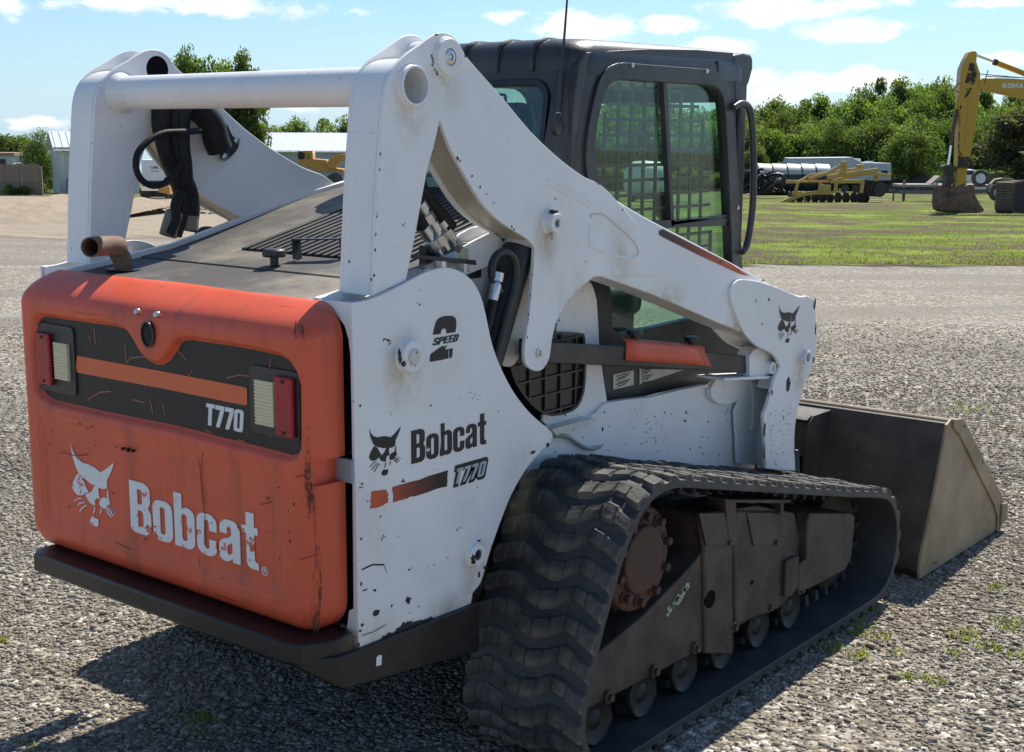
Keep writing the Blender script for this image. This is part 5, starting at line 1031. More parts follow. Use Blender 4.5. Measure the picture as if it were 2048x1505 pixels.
def arm(s):
    qh = on_x(822, 172, AXO); HL = circle((qh.y, qh.z), .0435, 36)
    A = flat('lift_arm', [AP, HL] if s > 0 else [AP, HL], s * (AXO - .006), .012, 'x', WHITE, P, bev=.0015)
    MB().prism(AP, s * AXI, s * (AXI + .012), 'x').build('inner_arm_plate', WHITE, A, bevel=.003)
    flat('arm_core', [AC, HL], s * (AXO + AXI) / 2, AXO - AXI - .025, 'x', WHITE, A)
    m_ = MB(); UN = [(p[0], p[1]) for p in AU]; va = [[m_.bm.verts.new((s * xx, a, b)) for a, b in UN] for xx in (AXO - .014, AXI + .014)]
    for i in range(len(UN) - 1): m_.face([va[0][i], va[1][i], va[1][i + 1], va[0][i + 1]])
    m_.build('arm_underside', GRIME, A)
    MB().prism(BPC, s * (AXO - .004), s * (AXI + .004), 'x').build('arm_beam', WHITE, A, bevel=.005, seg=2)
    MB().prism(PP, s * (AXO + .008), s * (AXO - .006), 'x').build('arm_foot', WHITE_CHIP, A, bevel=.003)
    MB().prism(PP, s * (AXI - .004), s * (AXI + .008), 'x').build('arm_foot_inner', WHITE, A, bevel=.003)
    MB().prism(SX(AXO, [(1630,612),(1632,650),(1632,700),(1624,735),(1604,785),(1592,835),(1588,880),(1590,942),(1566,942),(1566,880),(1572,835),(1586,785),(1604,735),(1612,700),(1612,640)]), s * (AXO - .0065), s * (AXI + .0085), 'x').build('foot_web', WHITE, A)
    # tower cap: hollow hinge barrels at the top
    q1 = on_x(893, 115, AXO); q2 = on_x(822, 172, AXO)
    L = 1 if s > 0 else -1
    def lx(prof): return [(r, s * h) for r, h in prof]
    MB().lathe(lx([(.052, AXO - .004), (.048, AXO + .004), (.045, AXO + .005), (.045, AXO + .012), (.043, AXO + .014), (.021, AXO + .014), (.021, AXO + .006), (.0, AXO + .006)]), (0, q1.y, q1.z), 'x', 40).build('hinge_boss', WHITE_CHIP, A)
    MB().lathe(lx([(.019, AXO + .004), (.019, AXO + .012), (.014, AXO + .015), (.009, AXO + .015), (.008, AXO + .010), (.005, AXO + .010), (.005, AXO + .013), (.0, AXO + .013)]), (0, q1.y, q1.z), 'x', 28).build('hinge_pin', ZINC, A)
    t_ = MB()
    ring = lx([(.053, AXO - .002), (.049, AXO + .006), (.0475, AXO + .008), (.0475, AXO + .016), (.0465, AXO + .017), (.042, AXO + .017), (.042, AXO - .30), (.0475, AXO - .30)])
    t_.lathe(ring, (0, q2.y, q2.z), 'x', 40, cap=False)
    t_.build('tube_end_ring', WHITE, A)
    for (u, v, rad, xa, xb) in ((800, 100, .050, AXI - .012, AXI + .012), (842, 100, .042, AXI + .02, AXO - .02)):
        pass
    for yy, zz, rr in ((q1.y, q1.z, .040),):
        MB().lathe(lx([(rr - .01, AXI + .006), (rr, AXI + .008), (rr, AXO - .016), (rr - .01, AXO - .014)]), (0, yy, zz), 'x', 28).build('hinge_barrel', WHITE_CHIP, A)
    q = on_x(1098, 446, AXO)
    pb = MB().lathe(lx([(.034, AXO - .002), (.029, AXO + .006), (.027, AXO + .006), (.027, AXO + .028), (.025, AXO + .030), (.0125, AXO + .030), (.0125, AXO + .014), (0, AXO + .014)]), (0, q.y, q.z), 'x', 32).build('cylinder_pin_boss', WHITE, A)
    MB().lathe([(.0055, -.045), (.0055, -.027), (.010, -.027), (.010, -.034)], (s * (AXO + .014), q.y, q.z), 'z', 6).build('retainer_bolt', ZINC, A, smooth_=False)
    MB().box((s * (AXO + .016), q.y, q.z + .031), (.018, .018, .010)).build('retainer_head', BLACKP, A, bevel=.002)
    MB().lathe(lx([(.011, AXO + .013), (.011, AXO + .024), (.007, AXO + .025), (.006, AXO + .018), (0, AXO + .018)]), (0, q.y, q.z), 'x', 20).build('pin_end', ZINC, A)
    q = on_x(1077, 706, AXO)
    MB().lathe(lx([(.013, AXO - .001), (.013, AXO + .004), (.008, AXO + .005), (.006, AXO + .001), (0, AXO + .001)]), (0, q.y, q.z), 'x', 24).build('link_pin', ZINC, A)
    q = on_x(1604, 714, AXO)
    MB().lathe(lx([(.030, AXO + .006), (.027, AXO + .012), (.026, AXO + .012), (.026, AXO + .024), (.024, AXO + .026), (.0165, AXO + .026), (.0165, AXO + .008), (0, AXO + .008)]), (0, q.y, q.z), 'x', 32).build('tilt_pin_boss', WHITE_CHIP, A)
    # pressed pocket on the arm side; the white lower bead draws its highlight
    pk = smooth(SX(AXO, [(1180,436),(1190,429),(1205,430),(1228,447),(1262,478),(1274,496),(1275,510),(1262,516),(1232,512),(1200,503),(1180,492)]), 3, corner=200)
    c_ = (sum(p[0] for p in pk) / len(pk), sum(p[1] for p in pk) / len(pk)); pin = [(c_[0] + (a - c_[0]) * .86, c_[1] + (b - c_[1]) * .80) for a, b in pk]
    MB().tube([(s * (AXO + .0005), a_, b_) for a_, b_ in pk[:int(len(pk) * .62)]], .0030, 6).build('pressed_pocket', WHITE_DIRTY, A)
    MB().tube([(s * (AXO + .0005), a_, b_) for a_, b_ in pk[int(len(pk) * .60):]], .0040, 6).build('pressed_pocket', WHITE, A)
    for dz_ in (0, .016):
        a_, b_ = on_x(1093, 358, AXO), on_x(1180, 404, AXO); MB().tube([(s * (AXO + .0005), a_.y, a_.z - dz_), (s * (AXO + .0005), b_.y, b_.z - dz_)], .0022, 6).build('weld_bead', WHITE, A)
    # fading stripe along the beam
    if s > 0:
        st = SX(AXO - .003, [(1318,462),(1326,459),(1400,497),(1460,527),(1498,553),(1480,549),(1400,512),(1328,476),(1318,470)])
        gm_, n2_, b2_ = newmat('beam_stripe'); s2 = n2_.add('ShaderNodeSeparateXYZ'); n2_.link(objco(n2_), s2.inputs[0]); y0_, y1_ = on_x(1330, 468, AXO).y, on_x(1480, 545, AXO).y
        k2 = n2_.math('DIVIDE', n2_.math('SUBTRACT', s2.outputs[1], y0_), y1_ - y0_, clamp=True)
        n2_.link(n2_.ramp(k2, [(0, (.015, .012, .012)), (.35, (.16, .03, .015)), (.8, (.55, .10, .03))]), b2_.inputs['Base Color']); b2_.inputs['Roughness'].default_value = .4
        flat('decal_stripe', [st], AXO - .003, .001, 'x', gm_, A)
        xemblem((1556, 650), (1598, 640), (1560, 612), (1575, 686), AXO + .009, A, DEC_BLK)
        for u, v, w_, h_ in ((1576,768,.040,.055),(1629,610,.020,.05),(1631,660,.010,.05),(1627,720,.010,.03),(1529,860,.016,.06),(1528,905,.014,.06),(1589,900,.006,.05),(1544,785,.012,.02)):
            chip(u, v, AXO + .0085, w_, h_, A, seed=4, n=14)
        ra = random.Random(9)
        for k in range(34): chip(1540 + ra.uniform(0, 46), 820 + ra.uniform(0, 110), AXO + .0085, ra.uniform(.004, .010), ra.uniform(.003, .007), A, seed=k, n=7)
        for u, v, w_, h_ in ((1176,338,.010,.006),(1166,352,.004,.004),(1494,0,.001,.001),(872,70,.018,.006),(930,112,.007,.009),(1245,420,.006,.010),(742,560,.006,.012)):
            if v: chip(u, v, AXO, w_, h_, A, seed=6, n=8)
        for k in range(10): chip(862 + ra.uniform(0, 6) + (k > 5) * k * .8, 108 + k * 4.6, AXO, .006, .007, A, seed=k + 40, n=7, off=.0015)
    return A
AR = arm(1); AL = arm(-1)
re_ = random.Random(55)
for (ua, va), (ub, vb), n_c in (((745,585),(766,215),9),((1000,195),(1240,408),12),((833,458),(880,245),6),((1070,500),(1052,690),8),((902,299),(1030,463),10),((1110,650),(1181,562),6),((1320,470),(1590,590),12)):
    for k in range(n_c): t_c = re_.random(); chip(ua + (ub - ua) * t_c + re_.uniform(-1, 1), va + (vb - va) * t_c + re_.uniform(-1, 1), AXO - (.003 if ua == 1320 else 0), re_.uniform(.003, .008), re_.uniform(.003, .010), AR, seed=k + 90, n=9)
for u_, v_, r_s, k_ in ((822,215,.075,.8),(888,165,.07,.6),(1092,480,.07,.8),(1240,508,.10,.5),(1150,600,.09,.4)): stain(u_, v_, AXO, r_s, AR, k=k_)
stain(1598, 745, AXO + .0085, .07, AR, k=.9); stain(1470, 655, AXO - .0035, .10, AR, k=.8, sz=.8); stain(1330, 600, AXO - .0035, .14, AR, k=.7, sz=.5)
qo = on_x(340, 126, -AXI); qo = on_x(893, 115, AXO); MB().lathe([(.0, -AXI + .0015), (.036, -AXI + .0015), (.039, -AXI + .0005)], (0, qo.y, qo.z), 'x', 32).build('hose_opening', VOID, AL)
q2 = on_x(822, 172, AXO)
MB().lathe([(.0475, -AXI), (.0475, AXI)], (0, q2.y, q2.z), 'x', 48).build('cross_tube', WHITE, P)
for s in (-1, 1): MB().lathe([(.0475, s * (AXI - .028)), (.051, s * (AXI - .012)), (.060, s * (AXI - .001))], (0, q2.y, q2.z), 'x', 40).build('tube_weld', WHITE, P)
# underside skin between the arm plates is open: black recess
# ---------------- lift cylinders, hoses on the right
def lift_cyl(s):
    t_ = on_x(1040, 494, .565); b_ = on_x(962, 760, .565); T, B_ = Vector((s * t_.x, t_.y, t_.z)), Vector((s * b_.x, b_.y, b_.z))
    cyl = MB().tube([T, B_], .044, 28).build('lift_cylinder', BLACKP, P)
    d = (B_ - T).normalized(); MB().tube([T - d * .012, T + d * .004], .046, 28).build('cylinder_collar', WHITE_DIRTY, cyl)
    MB().tube([T - d * .05, T - d * .01], .020, 16).build('cylinder_rod', CHROME, cyl)
    MB().box(T - d * .028 + Vector((s * .02, 0, 0)), (.03, .04, .02)).build('port_nut', ZINC, cyl, bevel=.003)
    pp = [on_x(u, v, .615) for u, v in ((1000,585),(986,560),(984,530),(996,508),(1016,506),(1030,525),(1030,565),(1010,640),(985,740))]
    pp = [Vector((s * p.x, p.y, p.z)) for p in pp]
    MB().tube(smooth([tuple(p) for p in pp], 4, False, 200), .0105, 10).build('cylinder_pipe', BLACKP, cyl)
    f0, f1 = [Vector((s * .622, p.y, p.z)) for p in (on_x(993, 545, .615), on_x(982, 600, .615))]
    dd = f1 - f0; m = MB()
    m.tube([f0, f0 + dd * .32], .015, 6); m.build('hose_nut', ZINC, cyl, smooth_=False)
    MB().tube([f0 + dd * .34, f0 + dd * .42, f0 + dd * .5, f0 + dd], [.009, .013, .0145, .0125], 16).build('hose_ferrule', ZINC, cyl)
    MB().tube(smooth([tuple(f0 + dd * .9), tuple(f0 + dd * 1.6), tuple(f0 + dd * 2.8 + Vector((0, -.01, 0)))], 4, False), .012, 10).build('hose', HOSE, cyl)
lift_cyl(1); lift_cyl(-1)
# fittings cluster seen in the gap of the right tower
FB = MB().box((.50, .50, 1.405), (.03, .22, .10)).build('valve_bracket', BLACKP, P, bevel=.004)
for i, (a, b, r) in enumerate((((838,405),(868,455),.017), ((862,445),(893,500),.018), ((845,455),(880,512),.017), ((878,440),(905,478),.019), ((890,470),(925,505),.017))):
    p, q = on_x(*a, .545 - i * .006), on_x(*b, .545 - i * .006); d = q - p
    MB().tube([p, p + d * .3], r * 1.0, 12).build('hose_ferrule', ZINC, FB); MB().tube([p + d * .3, p + d * .45, p + d * .5], [r * .7, r * .7, r * .7], 12).build('hose_ferrule', ZINC, FB)
    MB().tube([p + d * .45, p + d * .75], r * 1.05, 6).build('hose_nut', ZINC, FB, smooth_=False); MB().tube([p + d * .75, q], r * .7, 12).build('hose_ferrule', ZINC, FB)
for a, b in (((826,380),(862,440)), ((838,375),(900,455)), ((820,400),(845,452))):
    p, q = on_x(*a, .53), on_x(*b, .53); MB().tube([p + (p - q) * .8 + Vector((0, -.01, .02)), p, q], .020, 12).build('hose', HOSE, FB)
MB().prism(SX(.56, [(812,508),(940,520),(942,530),(815,515)]), .48, .58, 'x').build('valve_plate', BLACKP, FB)
for u, v in ((880, 528), (924, 534), (845, 545)): q = on_x(u, v, .565); MB().tube([q - Vector((0, 0, .012)), q + Vector((0, 0, .010))], .016, 6).build('hose_nut', ZINC, FB, smooth_=False)
flat('valve_tag', [SX(.575, [(918,505),(936,497),(938,545),(920,540)])], .575, .002, 'x', plain('olive_plate', (.30, .32, .20), .4), FB)
# ---------------- hoses at the left tower
XL = -.47
HG = None
def lhose(pts, r, x=XL, name='hydraulic_hose', mat=HOSE, seg=12, parent=P):
    q = [tuple(on_x(u, v, x)) for u, v in pts]; return MB().tube(smooth(q, 4, False, 200), r, seg).build(name, mat, parent)
lhose([(330,205),(325,250),(330,300),(348,345),(362,385),(366,415),(358,440),(348,470)], .024)
lhose([(352,200),(348,250),(352,300),(360,340),(378,385),(382,420),(376,462)], .027)
lhose([(372,200),(366,240),(365,290),(370,330),(372,370)], .022, XL + .02)
lhose([(316,215),(318,260),(330,310),(345,350)], .020, XL - .02)
lhose([(385,215),(405,225),(424,250),(432,280),(440,300)], .040, XL + .01)
lhose([(400,262),(370,264),(330,266),(300,280),(276,306),(272,335),(283,360),(305,372),(330,366),(350,345),(362,325)], .0095, XL + .05, 'looped_hose')
lhose([(362,385),(350,410),(352,440),(340,468)], .014, XL + .03)
SLV = plain('grey_hose_sleeve', (.22, .20, .15), .6, metal=.3, dirt=(.1, .09, .07), dfac=.7)
lhose([(350,425),(342,450),(336,472)], .027, XL, 'hose_sleeve', SLV); lhose([(378,432),(377,460)], .030, XL, 'hose_sleeve', SLV)
q = on_x(452, 283, XL - .03); BRK = MB().prism(smooth(SX(XL - .03, [(438,262),(446,244),(455,252),(464,272),(478,278),(476,295),(465,310),(450,322),(442,318),(440,305),(425,300),(424,282)]), 2, corner=60), XL - .034, XL - .026, 'x').build('hose_bracket', BLACKP, P, bevel=.002)
for u, v in ((474, 282), (451, 314), (449, 274)): q = on_x(u, v, XL - .02); MB().lathe([(.012, 0), (.012, .007), (.006, .009)], (XL - .026, q.y, q.z), 'x', 6).build('bolt', ZINC, BRK)
# ---------------- chassis
def side(name, pts, x0, x1, mat, parent=P, bevel=.003, mirror=True, n=2, corner=42):
    L = smooth(SX(x1, pts), n, corner=corner); o = MB().prism(L, x0, x1, 'x').build(name, mat, parent, bevel=bevel)
    if mirror: MB().prism(L, -x0, -x1, 'x').build(name, mat, parent, bevel=bevel)
    return o
CH = MB().prism([(.30, .52), (.85, .24), (2.20, .24), (2.25, .55), (2.20, .83), (1.15, .86), (.9, .90), (.30, .90), (.10, .55)], -.47, .47, 'x').build('chassis', BLACKP, P)
CS = side('chassis_side', [(1085,852),(1102,852),(1178,838),(1213,806),(1300,795),(1408,771),(1505,772),(1512,1010),(1050,1010),(1060,900)], .472, .50, WHITE_CHIP)
rc = random.Random(21)
for k in range(46): chip(rc.uniform(1120, 1500), rc.uniform(820, 935), .50, rc.uniform(.004, .011), rc.uniform(.004, .009), CS, seed=k, n=8)
chip(1205, 858, .50, .012, .016, CS, 3, 14); chip(1493, 915, .50, .028, .03, CS, 4, 14)
ledge = MB().prism(smooth(SX(.52, [(1098,858),(1182,836),(1190,842),(1108,870)]), 1), .47, .53, 'x').build('fender_ledge', WHITE_DIRTY, P)
lhose([(1108,872),(1135,874),(1160,890),(1180,898),(1200,894)], .006, .512, 'fender_hose', plain('grey_cable', (.3, .32, .26), .5))
# pillar panel with grille opening (white), cab lower skirt (black)
side('engine_side', [(855,545),(900,485),(945,455),(985,450),(1003,475),(1005,560),(960,700),(850,700)], .488, .498, WHITE, mirror=False)
PI = side('pillar_panel', [(1180,560),(1194,600),(1200,700),(1215,806),(1178,838),(1108,855),(1085,842),(1108,700),(1120,620),(1150,575)], .474, .484, WHITE)
GR = MB(); gl = smooth(SX(.50, [(1015,735),(1035,690),(1060,668),(1150,665),(1165,680),(1166,760),(1158,800),(1140,822),(1100,832),(1070,820),(1045,795),(1025,765)]), 2, corner=60)
GF = MB().prism(gl, .486, .500, 'x').build('side_grille', BLKGLOSS, P)
gy0, gy1 = min(p[0] for p in gl), max(p[0] for p in gl); gz0, gz1 = min(p[1] for p in gl), max(p[1] for p in gl)
gb = MB()
def span(poly, c, ax):
    xs = []
    for a, b in zip(poly, poly[1:] + poly[:1]):
        a_, b_ = (a, b) if ax == 0 else ((a[1], a[0]), (b[1], b[0]))
        if (a_[0] > c) != (b_[0] > c): xs.append(a_[1] + (b_[1] - a_[1]) * (c - a_[0]) / (b_[0] - a_[0]))
    return (min(xs), max(xs)) if len(xs) >= 2 else None
k = gy0 + .02
while k < gy1:
    r = span(gl, k, 0)
    if r: gb.box((.504, k, sum(r) / 2), (.006, .005, r[1] - r[0]))
    k += .075
k = gz0 + .02
while k < gz1:
    r = span(gl, k, 1)
    if r: gb.box((.505, sum(r) / 2, k), (.006, r[1] - r[0], .005))
    k += .052
gb.build('grille_bars', BLACK, GF)
GRIM = flat('grille_rim', [gl, [(a * .94 + .06 * (gy0 + gy1) / 2, b * .94 + .06 * (gz0 + gz1) / 2) for a, b in gl]], .505, .012, 'x', BLACKP, GF)
# ---------------- cab
XC = .43
side('cab_skirt', [(1186,560),(1212,806),(1300,793),(1420,768),(1500,742),(1520,700),(1485,620),(1385,636),(1245,668),(1226,650),(1222,585),(1218,560)], .40, XC, BLACK, bevel=.004)
def cab_side(s):
    outer = [(1163,560),(1150,420),(1143,330),(1146,250),(1152,180),(1160,130),(1175,105),(1300,98),(1400,100),(1468,106),(1470,160),(1474,260),(1480,400),(1486,520),(1500,690),(1470,700),(1250,700),(1186,690)]
    door = smooth(SX(XC, zm(.33213, 1080, 60, [(440,315),(500,300),(600,302),(760,318),(1000,328),(1055,342),(1090,380),(1110,450),(1128,700),(1146,1115),(1158,1400),(1172,1700),(950,1730),(500,1830),(445,1780),(425,1640),(425,1400),(405,1050),(372,935),(340,830),(332,690),(345,570),(375,430),(405,350)])), 2, corner=50)
    ol = SX(XC, outer)
    F = flat('cab_side_frame', [ol, door], s * (XC - .02), .035, 'x', BLACK, P, bev=.003)
    fr = smooth(SX(XC + .008, zm(.33213, 1080, 60, [(395,240),(440,210),(500,198),(620,208),(800,222),(1000,238),(1060,255),(1110,300),(1140,370),(1155,500),(1185,800),(1200,1100),(1212,1400),(1215,1480),(1160,1480),(1158,1400),(1146,1115),(1128,700),(1110,450),(1090,380),(1055,342),(1000,328),(760,318),(600,302),(500,300),(440,315),(405,350),(375,430),(345,570),(332,690),(340,830),(372,935),(405,1050),(365,1060),(320,990),(285,890),(275,760),(290,600),(325,420),(355,310)])), 2, corner=60)
    flat('window_frame', [fr], s * (XC + .004), .012, 'x', BLACK, F, bev=.002)
    MB().prism(door, s * (XC - .024), s * (XC - .020), 'x').build('window_pane', GLASS, F)
    b = MB()
    for (p, q, w_) in (((1325,163),(1341,452),.020), ((1229,452),(1456,444),.026), ((1341,447),(1456,431),.010), ((1450,445),(1462,520),.018)):
        a, c = on_x(*p, XC - .012), on_x(*q, XC - .012); b.bar((s * a.x, a.y, a.z), (s * c.x, c.y, c.z), w_, .020, (1, 0, 0))
    b.build('window_divider', BLACK, F)
    # safety screen with rectangular openings
    scr = smooth(SX(.385, [(1196,560),(1196,300),(1206,240),(1225,175),(1240,165),(1330,170),(1362,184),(1390,205),(1405,235),(1412,300),(1418,380),(1424,560)]), 2, corner=60)
    sb_ = MB(); y0_, y1_ = min(p[0] for p in scr), max(p[0] for p in scr); z0_, z1_ = min(p[1] for p in scr), max(p[1] for p in scr)
    k = y0_ + .035
    while k < y1_:
        r = span(scr, k, 0)
        if r: sb_.box((s * .385, k, sum(r) / 2), (.006, .013, r[1] - r[0]))
        k += .0745
    k = z0_ + .03
    while k < z1_:
        r = span(scr, k, 1)
        if r: sb_.box((s * .3855, sum(r) / 2, k), (.006, r[1] - r[0], .0105))
        k += .0485
    sb_.build('window_screen', BLKGLOSS, F)
    for u, v in ((1264, 131), (1413, 143), (1475, 416)):
        q = on_x(u, v, XC + .01); MB().lathe([(.008, s * (XC + .008)), (.008, s * (XC + .014)), (.004, s * (XC + .017))], (0, q.y, q.z), 'x', 12).build('frame_bolt', ZINC, F)
    return F
CF = cab_side(1)
# far side: same panel, wider view through it
cab_side(-1)
# roof: stacked rounded rings
def ring(x, y0_, y1_, z_, r, n=8):
    return [(a, b, z_ + k_) for (a, b), k_ in [((p[0], p[1]), 0) for p in rrect(-x, y0_, x, y1_, r, n)]]
RZ = []
for z_, ins in ((1.915, 0), (1.96, .0), (1.985, .006), (2.005, .018), (2.018, .038), (2.026, .068), (2.030, .11)):
    RZ.append([(p[0], p[1], z_ + (.010 * (p[1] - 1.15)) * 1.2) for p in rrect(-XC - .004 + ins, 1.150 + ins, XC + .004 - ins, 2.20 - ins * .3, .085)])
RF = MB().loft(RZ, cap=False); RF.face([v for v in RF.bm.verts][-len(RZ[0]):]); ROOF = RF.build('cab_roof', BLACK, P, ang=60)
MB().box((0, 1.68, 1.913), (.80, .98, .012)).build('headliner', BLACK, ROOF)
for x in (-.30, -.16, -.02, .12, .26):
    MB().tube(smooth([(x, 1.146, 1.93), (x, 1.150, 1.975), (x, 1.168, 2.008), (x, 1.20, 2.022), (x, 1.25, 2.026), (x, 1.36, 2.020)], 4, False, 200), .0085, 10).build('roof_rib', BLACK, ROOF)
# visor overhanging the front
VI = MB().prism(smooth(SX(XC, [(1466,110),(1488,106),(1503,109),(1507,118),(1507,138),(1500,165),(1482,203),(1470,206)]), 1), -XC, XC, 'x').build('front_visor', BLACK, P, bevel=.012, seg=3)
# rear: corner posts and window frame
def post(s, y0_, y1_, r=.075):
    rings = []
    for z_, yb in ((.90, 1.055), (1.30, 1.062), (1.70, 1.085), (1.93, 1.148)):
        pts = [(s * (XC - r), yb)] + [(s * (XC - r + r * math.sin(math.radians(a))), yb + r - r * math.cos(math.radians(a))) for a in range(10, 91, 10)] + [(s * XC, yb + .15), (s * (XC - .03), yb + .15), (s * (XC - .03), yb + r), (s * (XC - r), yb + .03)]
        rings.append([(a, b, z_) for a, b in pts])
    MB().loft(rings).build('corner_post', BLACK, P, ang=50)
post(1, 0, 0); post(-1, 0, 0)
def rear_map(a, b, c):   # leaning rear plane
    yb = 1.055 + (.093 * max(0, (b - 1.30) / .63)); return (a, yb + c, b)
rw = rrect(-.33, 1.50, .318, 1.885, .05, 6)
flat('rear_frame', [[(-.36, .92), (.36, .92), (.36, 1.95), (-.36, 1.95)], rw], .012, .02, 'y', BLACK, P, mapf=rear_map)
rw2 = rrect(-.35, 1.48, .338, 1.905, .06, 6)
flat('rear_gasket', [rw2, rw], -.002, .012, 'y', BLKGLOSS, P, bev=.003, mapf=rear_map)
flat('rear_window', [rw], .010, .004, 'y', GLASS_DUSTY, P, mapf=rear_map)
# front frame of the cab
for x in (-.40, .40): MB().box((x, 2.17, 1.44), (.05, .05, 1.0)).build('front_post', BLACK, P, bevel=.008)
MB().box((0, 2.17, 1.90), (.80, .05, .06)).build('front_header', BLACK, P)
MB().box((0, 2.19, 1.40), (.76, .006, 1.0)).build('windscreen', GLASS, P)
MB().box((0, 1.65, .93), (.82, 1.1, .03)).build('cab_floor', BLACKP, P)
# interior
SEAT = plain('black_vinyl', (.03, .03, .03), .6)
st_ = MB().box((0, 1.62, 1.16), (.46, .48, .12)).build('seat', SEAT, P, bevel=.04, seg=3)
MB().box((0, 1.38, 1.46), (.44, .10, .56), rot=(.14, 0, 0)).build('seat_back', SEAT, st_, bevel=.04, seg=3)
MB().box((0, 1.33, 1.78), (.22, .07, .12), rot=(.14, 0, 0)).build('headrest', SEAT, st_, bevel=.03, seg=3)
MB().box((0, 1.62, 1.02), (.40, .42, .18)).build('seat_base', BLACKP, st_)
for s in (-1, 1):
    ar = MB().box((s * .29, 1.70, 1.30), (.09, .40, .05)).build('armrest', SEAT, P, bevel=.015)
    MB().tube(smooth([(s * .29, 1.86, 1.32), (s * .29, 1.875, 1.40), (s * .285, 1.87, 1.47)], 3, False), [.014] * 7, 10).build('joystick', SEAT, ar); MB().lathe([(.018, 0), (.026, .02), (.024, .06), (.014, .08)], (s * .285, 1.87, 1.45), 'z', 14).build('joystick_grip', SEAT, ar)
MB().tube([(-.38, 1.45, 1.86), (-.38, 1.60, 1.78), (-.34, 1.72, 1.70)], .014, 8).build('seat_bar', BLACKP, P)
# antenna
q = on_x(1115, 250, XC - .04); top = on_x(1139, -60, XC - .04)
AN = MB().lathe([(.012, -.030), (.019, -.018), (.018, -.004), (.011, .018), (.008, .035)], (q.x, q.y - .0, q.z), 'z', 20).build('antenna', BLACKP, P)
dq = top - q; MB().tube([q + dq * .04, q + dq * .35, q + dq * .35, q + dq], [.007, .0065, .0045, .0025], 8).build('antenna_rod', BLKGLOSS, AN); MB().tube([q + dq * .03, q + dq * .08], .0085, 10).build('antenna_ferrule', ZINC, AN)
# grab bar in front of the right window
gp = [(1466,216),(1480,208),(1492,210),(1500,222),(1505,260),(1507,330),(1506,400),(1501,450),(1493,492),(1484,505)]
MB().tube(smooth([tuple(on_x(u, v, XC + .02)) for u, v in gp], 4, False, 200), .0125, 12).build('grab_bar', BLACK, P)
# recess slot at the roof corner
MB().prism(smooth(SX(XC + .004, [(1434,122),(1440,124),(1440,142),(1436,145)]), 1), XC - .002, XC + .006, 'x').build('roof_slot', BLKGLOSS, ROOF)
# decals on the skirt
def plate_label(pts, lines, seed):
    L = SX(XC + .002, pts); o = flat('warning_label', [L], XC + .002, .0015, 'x', LABELM, P); m = MB(); r = random.Random(seed)
    for a, b in lines:
        p, q = on_x(*a, XC + .0035), on_x(*b, XC + .0035); m.bar((p.x, p.y, p.z), (q.x, q.y, q.z), .0035, .0006, (1, 0, 0))
    m.build('label_print', BLKGLOSS, o)
plate_label([(1226,750),(1267,741),(1267,770),(1226,780)], [((1232 + k % 2 * 3, 753 + k * 4.2), (1260 - k % 3 * 4, 746.5 + k * 4.2)) for k in range(6)], 1)
plate_label([(1279,738),(1368,740),(1279,769)], [((1283, 741 + k * 4.2), (1305 - (k % 3) * 4, 737.5 + k * 4.1)) for k in range(7)], 2)
# link bar with orange cover and rubber stops
XK = .585
a, b = on_x(1070, 705, XK), on_x(1530, 737, XK)
LK = MB().prism(SX(XK, [(1062,680),(1103,686),(1250,694),(1420,706),(1502,713),(1502,748),(1420,741),(1250,733),(1103,727),(1062,722)]), XK - .045, XK, 'x').build('steering_link', BLACKP, P, bevel=.004)
cov_t = SX(XK + .006, [(1252,694),(1398,708),(1412,716),(1419,729),(1418,733),(1252,722),(1250,716),(1253,710)])
cv = MB()
T0 = on_x(1243, 675, XK - .02); T1 = on_x(1400, 690, XK - .02); M0, M1 = on_x(1254, 692, XK + .004), on_x(1410, 705, XK + .004); B0, B1 = on_x(1252, 721, XK + .006), on_x(1423, 733, XK + .006)
rows = [(T0, T1), (T0.lerp(M0, .55) + Vector((.008, 0, .004)), T1.lerp(M1, .55) + Vector((.008, 0, .004))), (M0, M1), (M0.lerp(B0, .5), M1.lerp(B1, .5)), (B0, B1)]
vs = [[cv.bm.verts.new(a.lerp(b, k / 6)) for k in range(7)] for a, b in rows]
for i in range(4):
    for k in range(6): cv.face([vs[i][k], vs[i][k + 1], vs[i + 1][k + 1], vs[i + 1][k]])
oc = cv.build('link_cover', ORANGE, LK, ang=60); oc.modifiers.new('s', 'SOLIDIFY').thickness = .004
for u, v in ((1270, 668), (1384, 681)):
    q = on_x(u, v, XK - .03); MB().lathe([(.013, -.03), (.013, -.006), (.024, -.004), (.026, .004), (.024, .013)], tuple(q), 'z', 16).build('rubber_stop', BLACK, LK)
# front pivot bracket and step
PB = side('pivot_bracket', [(1500,757),(1499,715),(1508,700),(1522,696),(1540,704),(1552,718),(1552,752),(1540,780),(1545,757)], .545, .600, WHITE_CHIP)
side('pivot_shelf', [(1448,757),(1555,752),(1556,757),(1450,762)], .50, .615, WHITE, bevel=.001)
q = on_x(1534, 735, .60)
MB().lathe([(.027, .60), (.023, .605), (.022, .624), (.020, .626), (.013, .626), (.013, .606), (0, .606)], (0, q.y, q.z), 'x', 28).build('pivot_boss', WHITE, PB)
MB().lathe([(.011, .602), (.011, .618), (0, .619)], (0, q.y, q.z), 'x', 16).build('pin_end', WHITE_DIRTY, PB)
side('step_plate', [(1422,778),(1432,762),(1452,754),(1553,754),(1548,762),(1512,772),(1470,806),(1438,808),(1424,796)], .501, .524, WHITE)
side('step_leg', [(1502,766),(1550,758),(1540,790),(1522,830),(1514,860),(1504,860),(1508,800)], .502, .530, WHITE, corner=60)
# filler between arm foot pieces: dark inner web
MB().box((0, 2.20, .52), (.9, .05, .5)).build('front_crossmember', BLACKP, P)
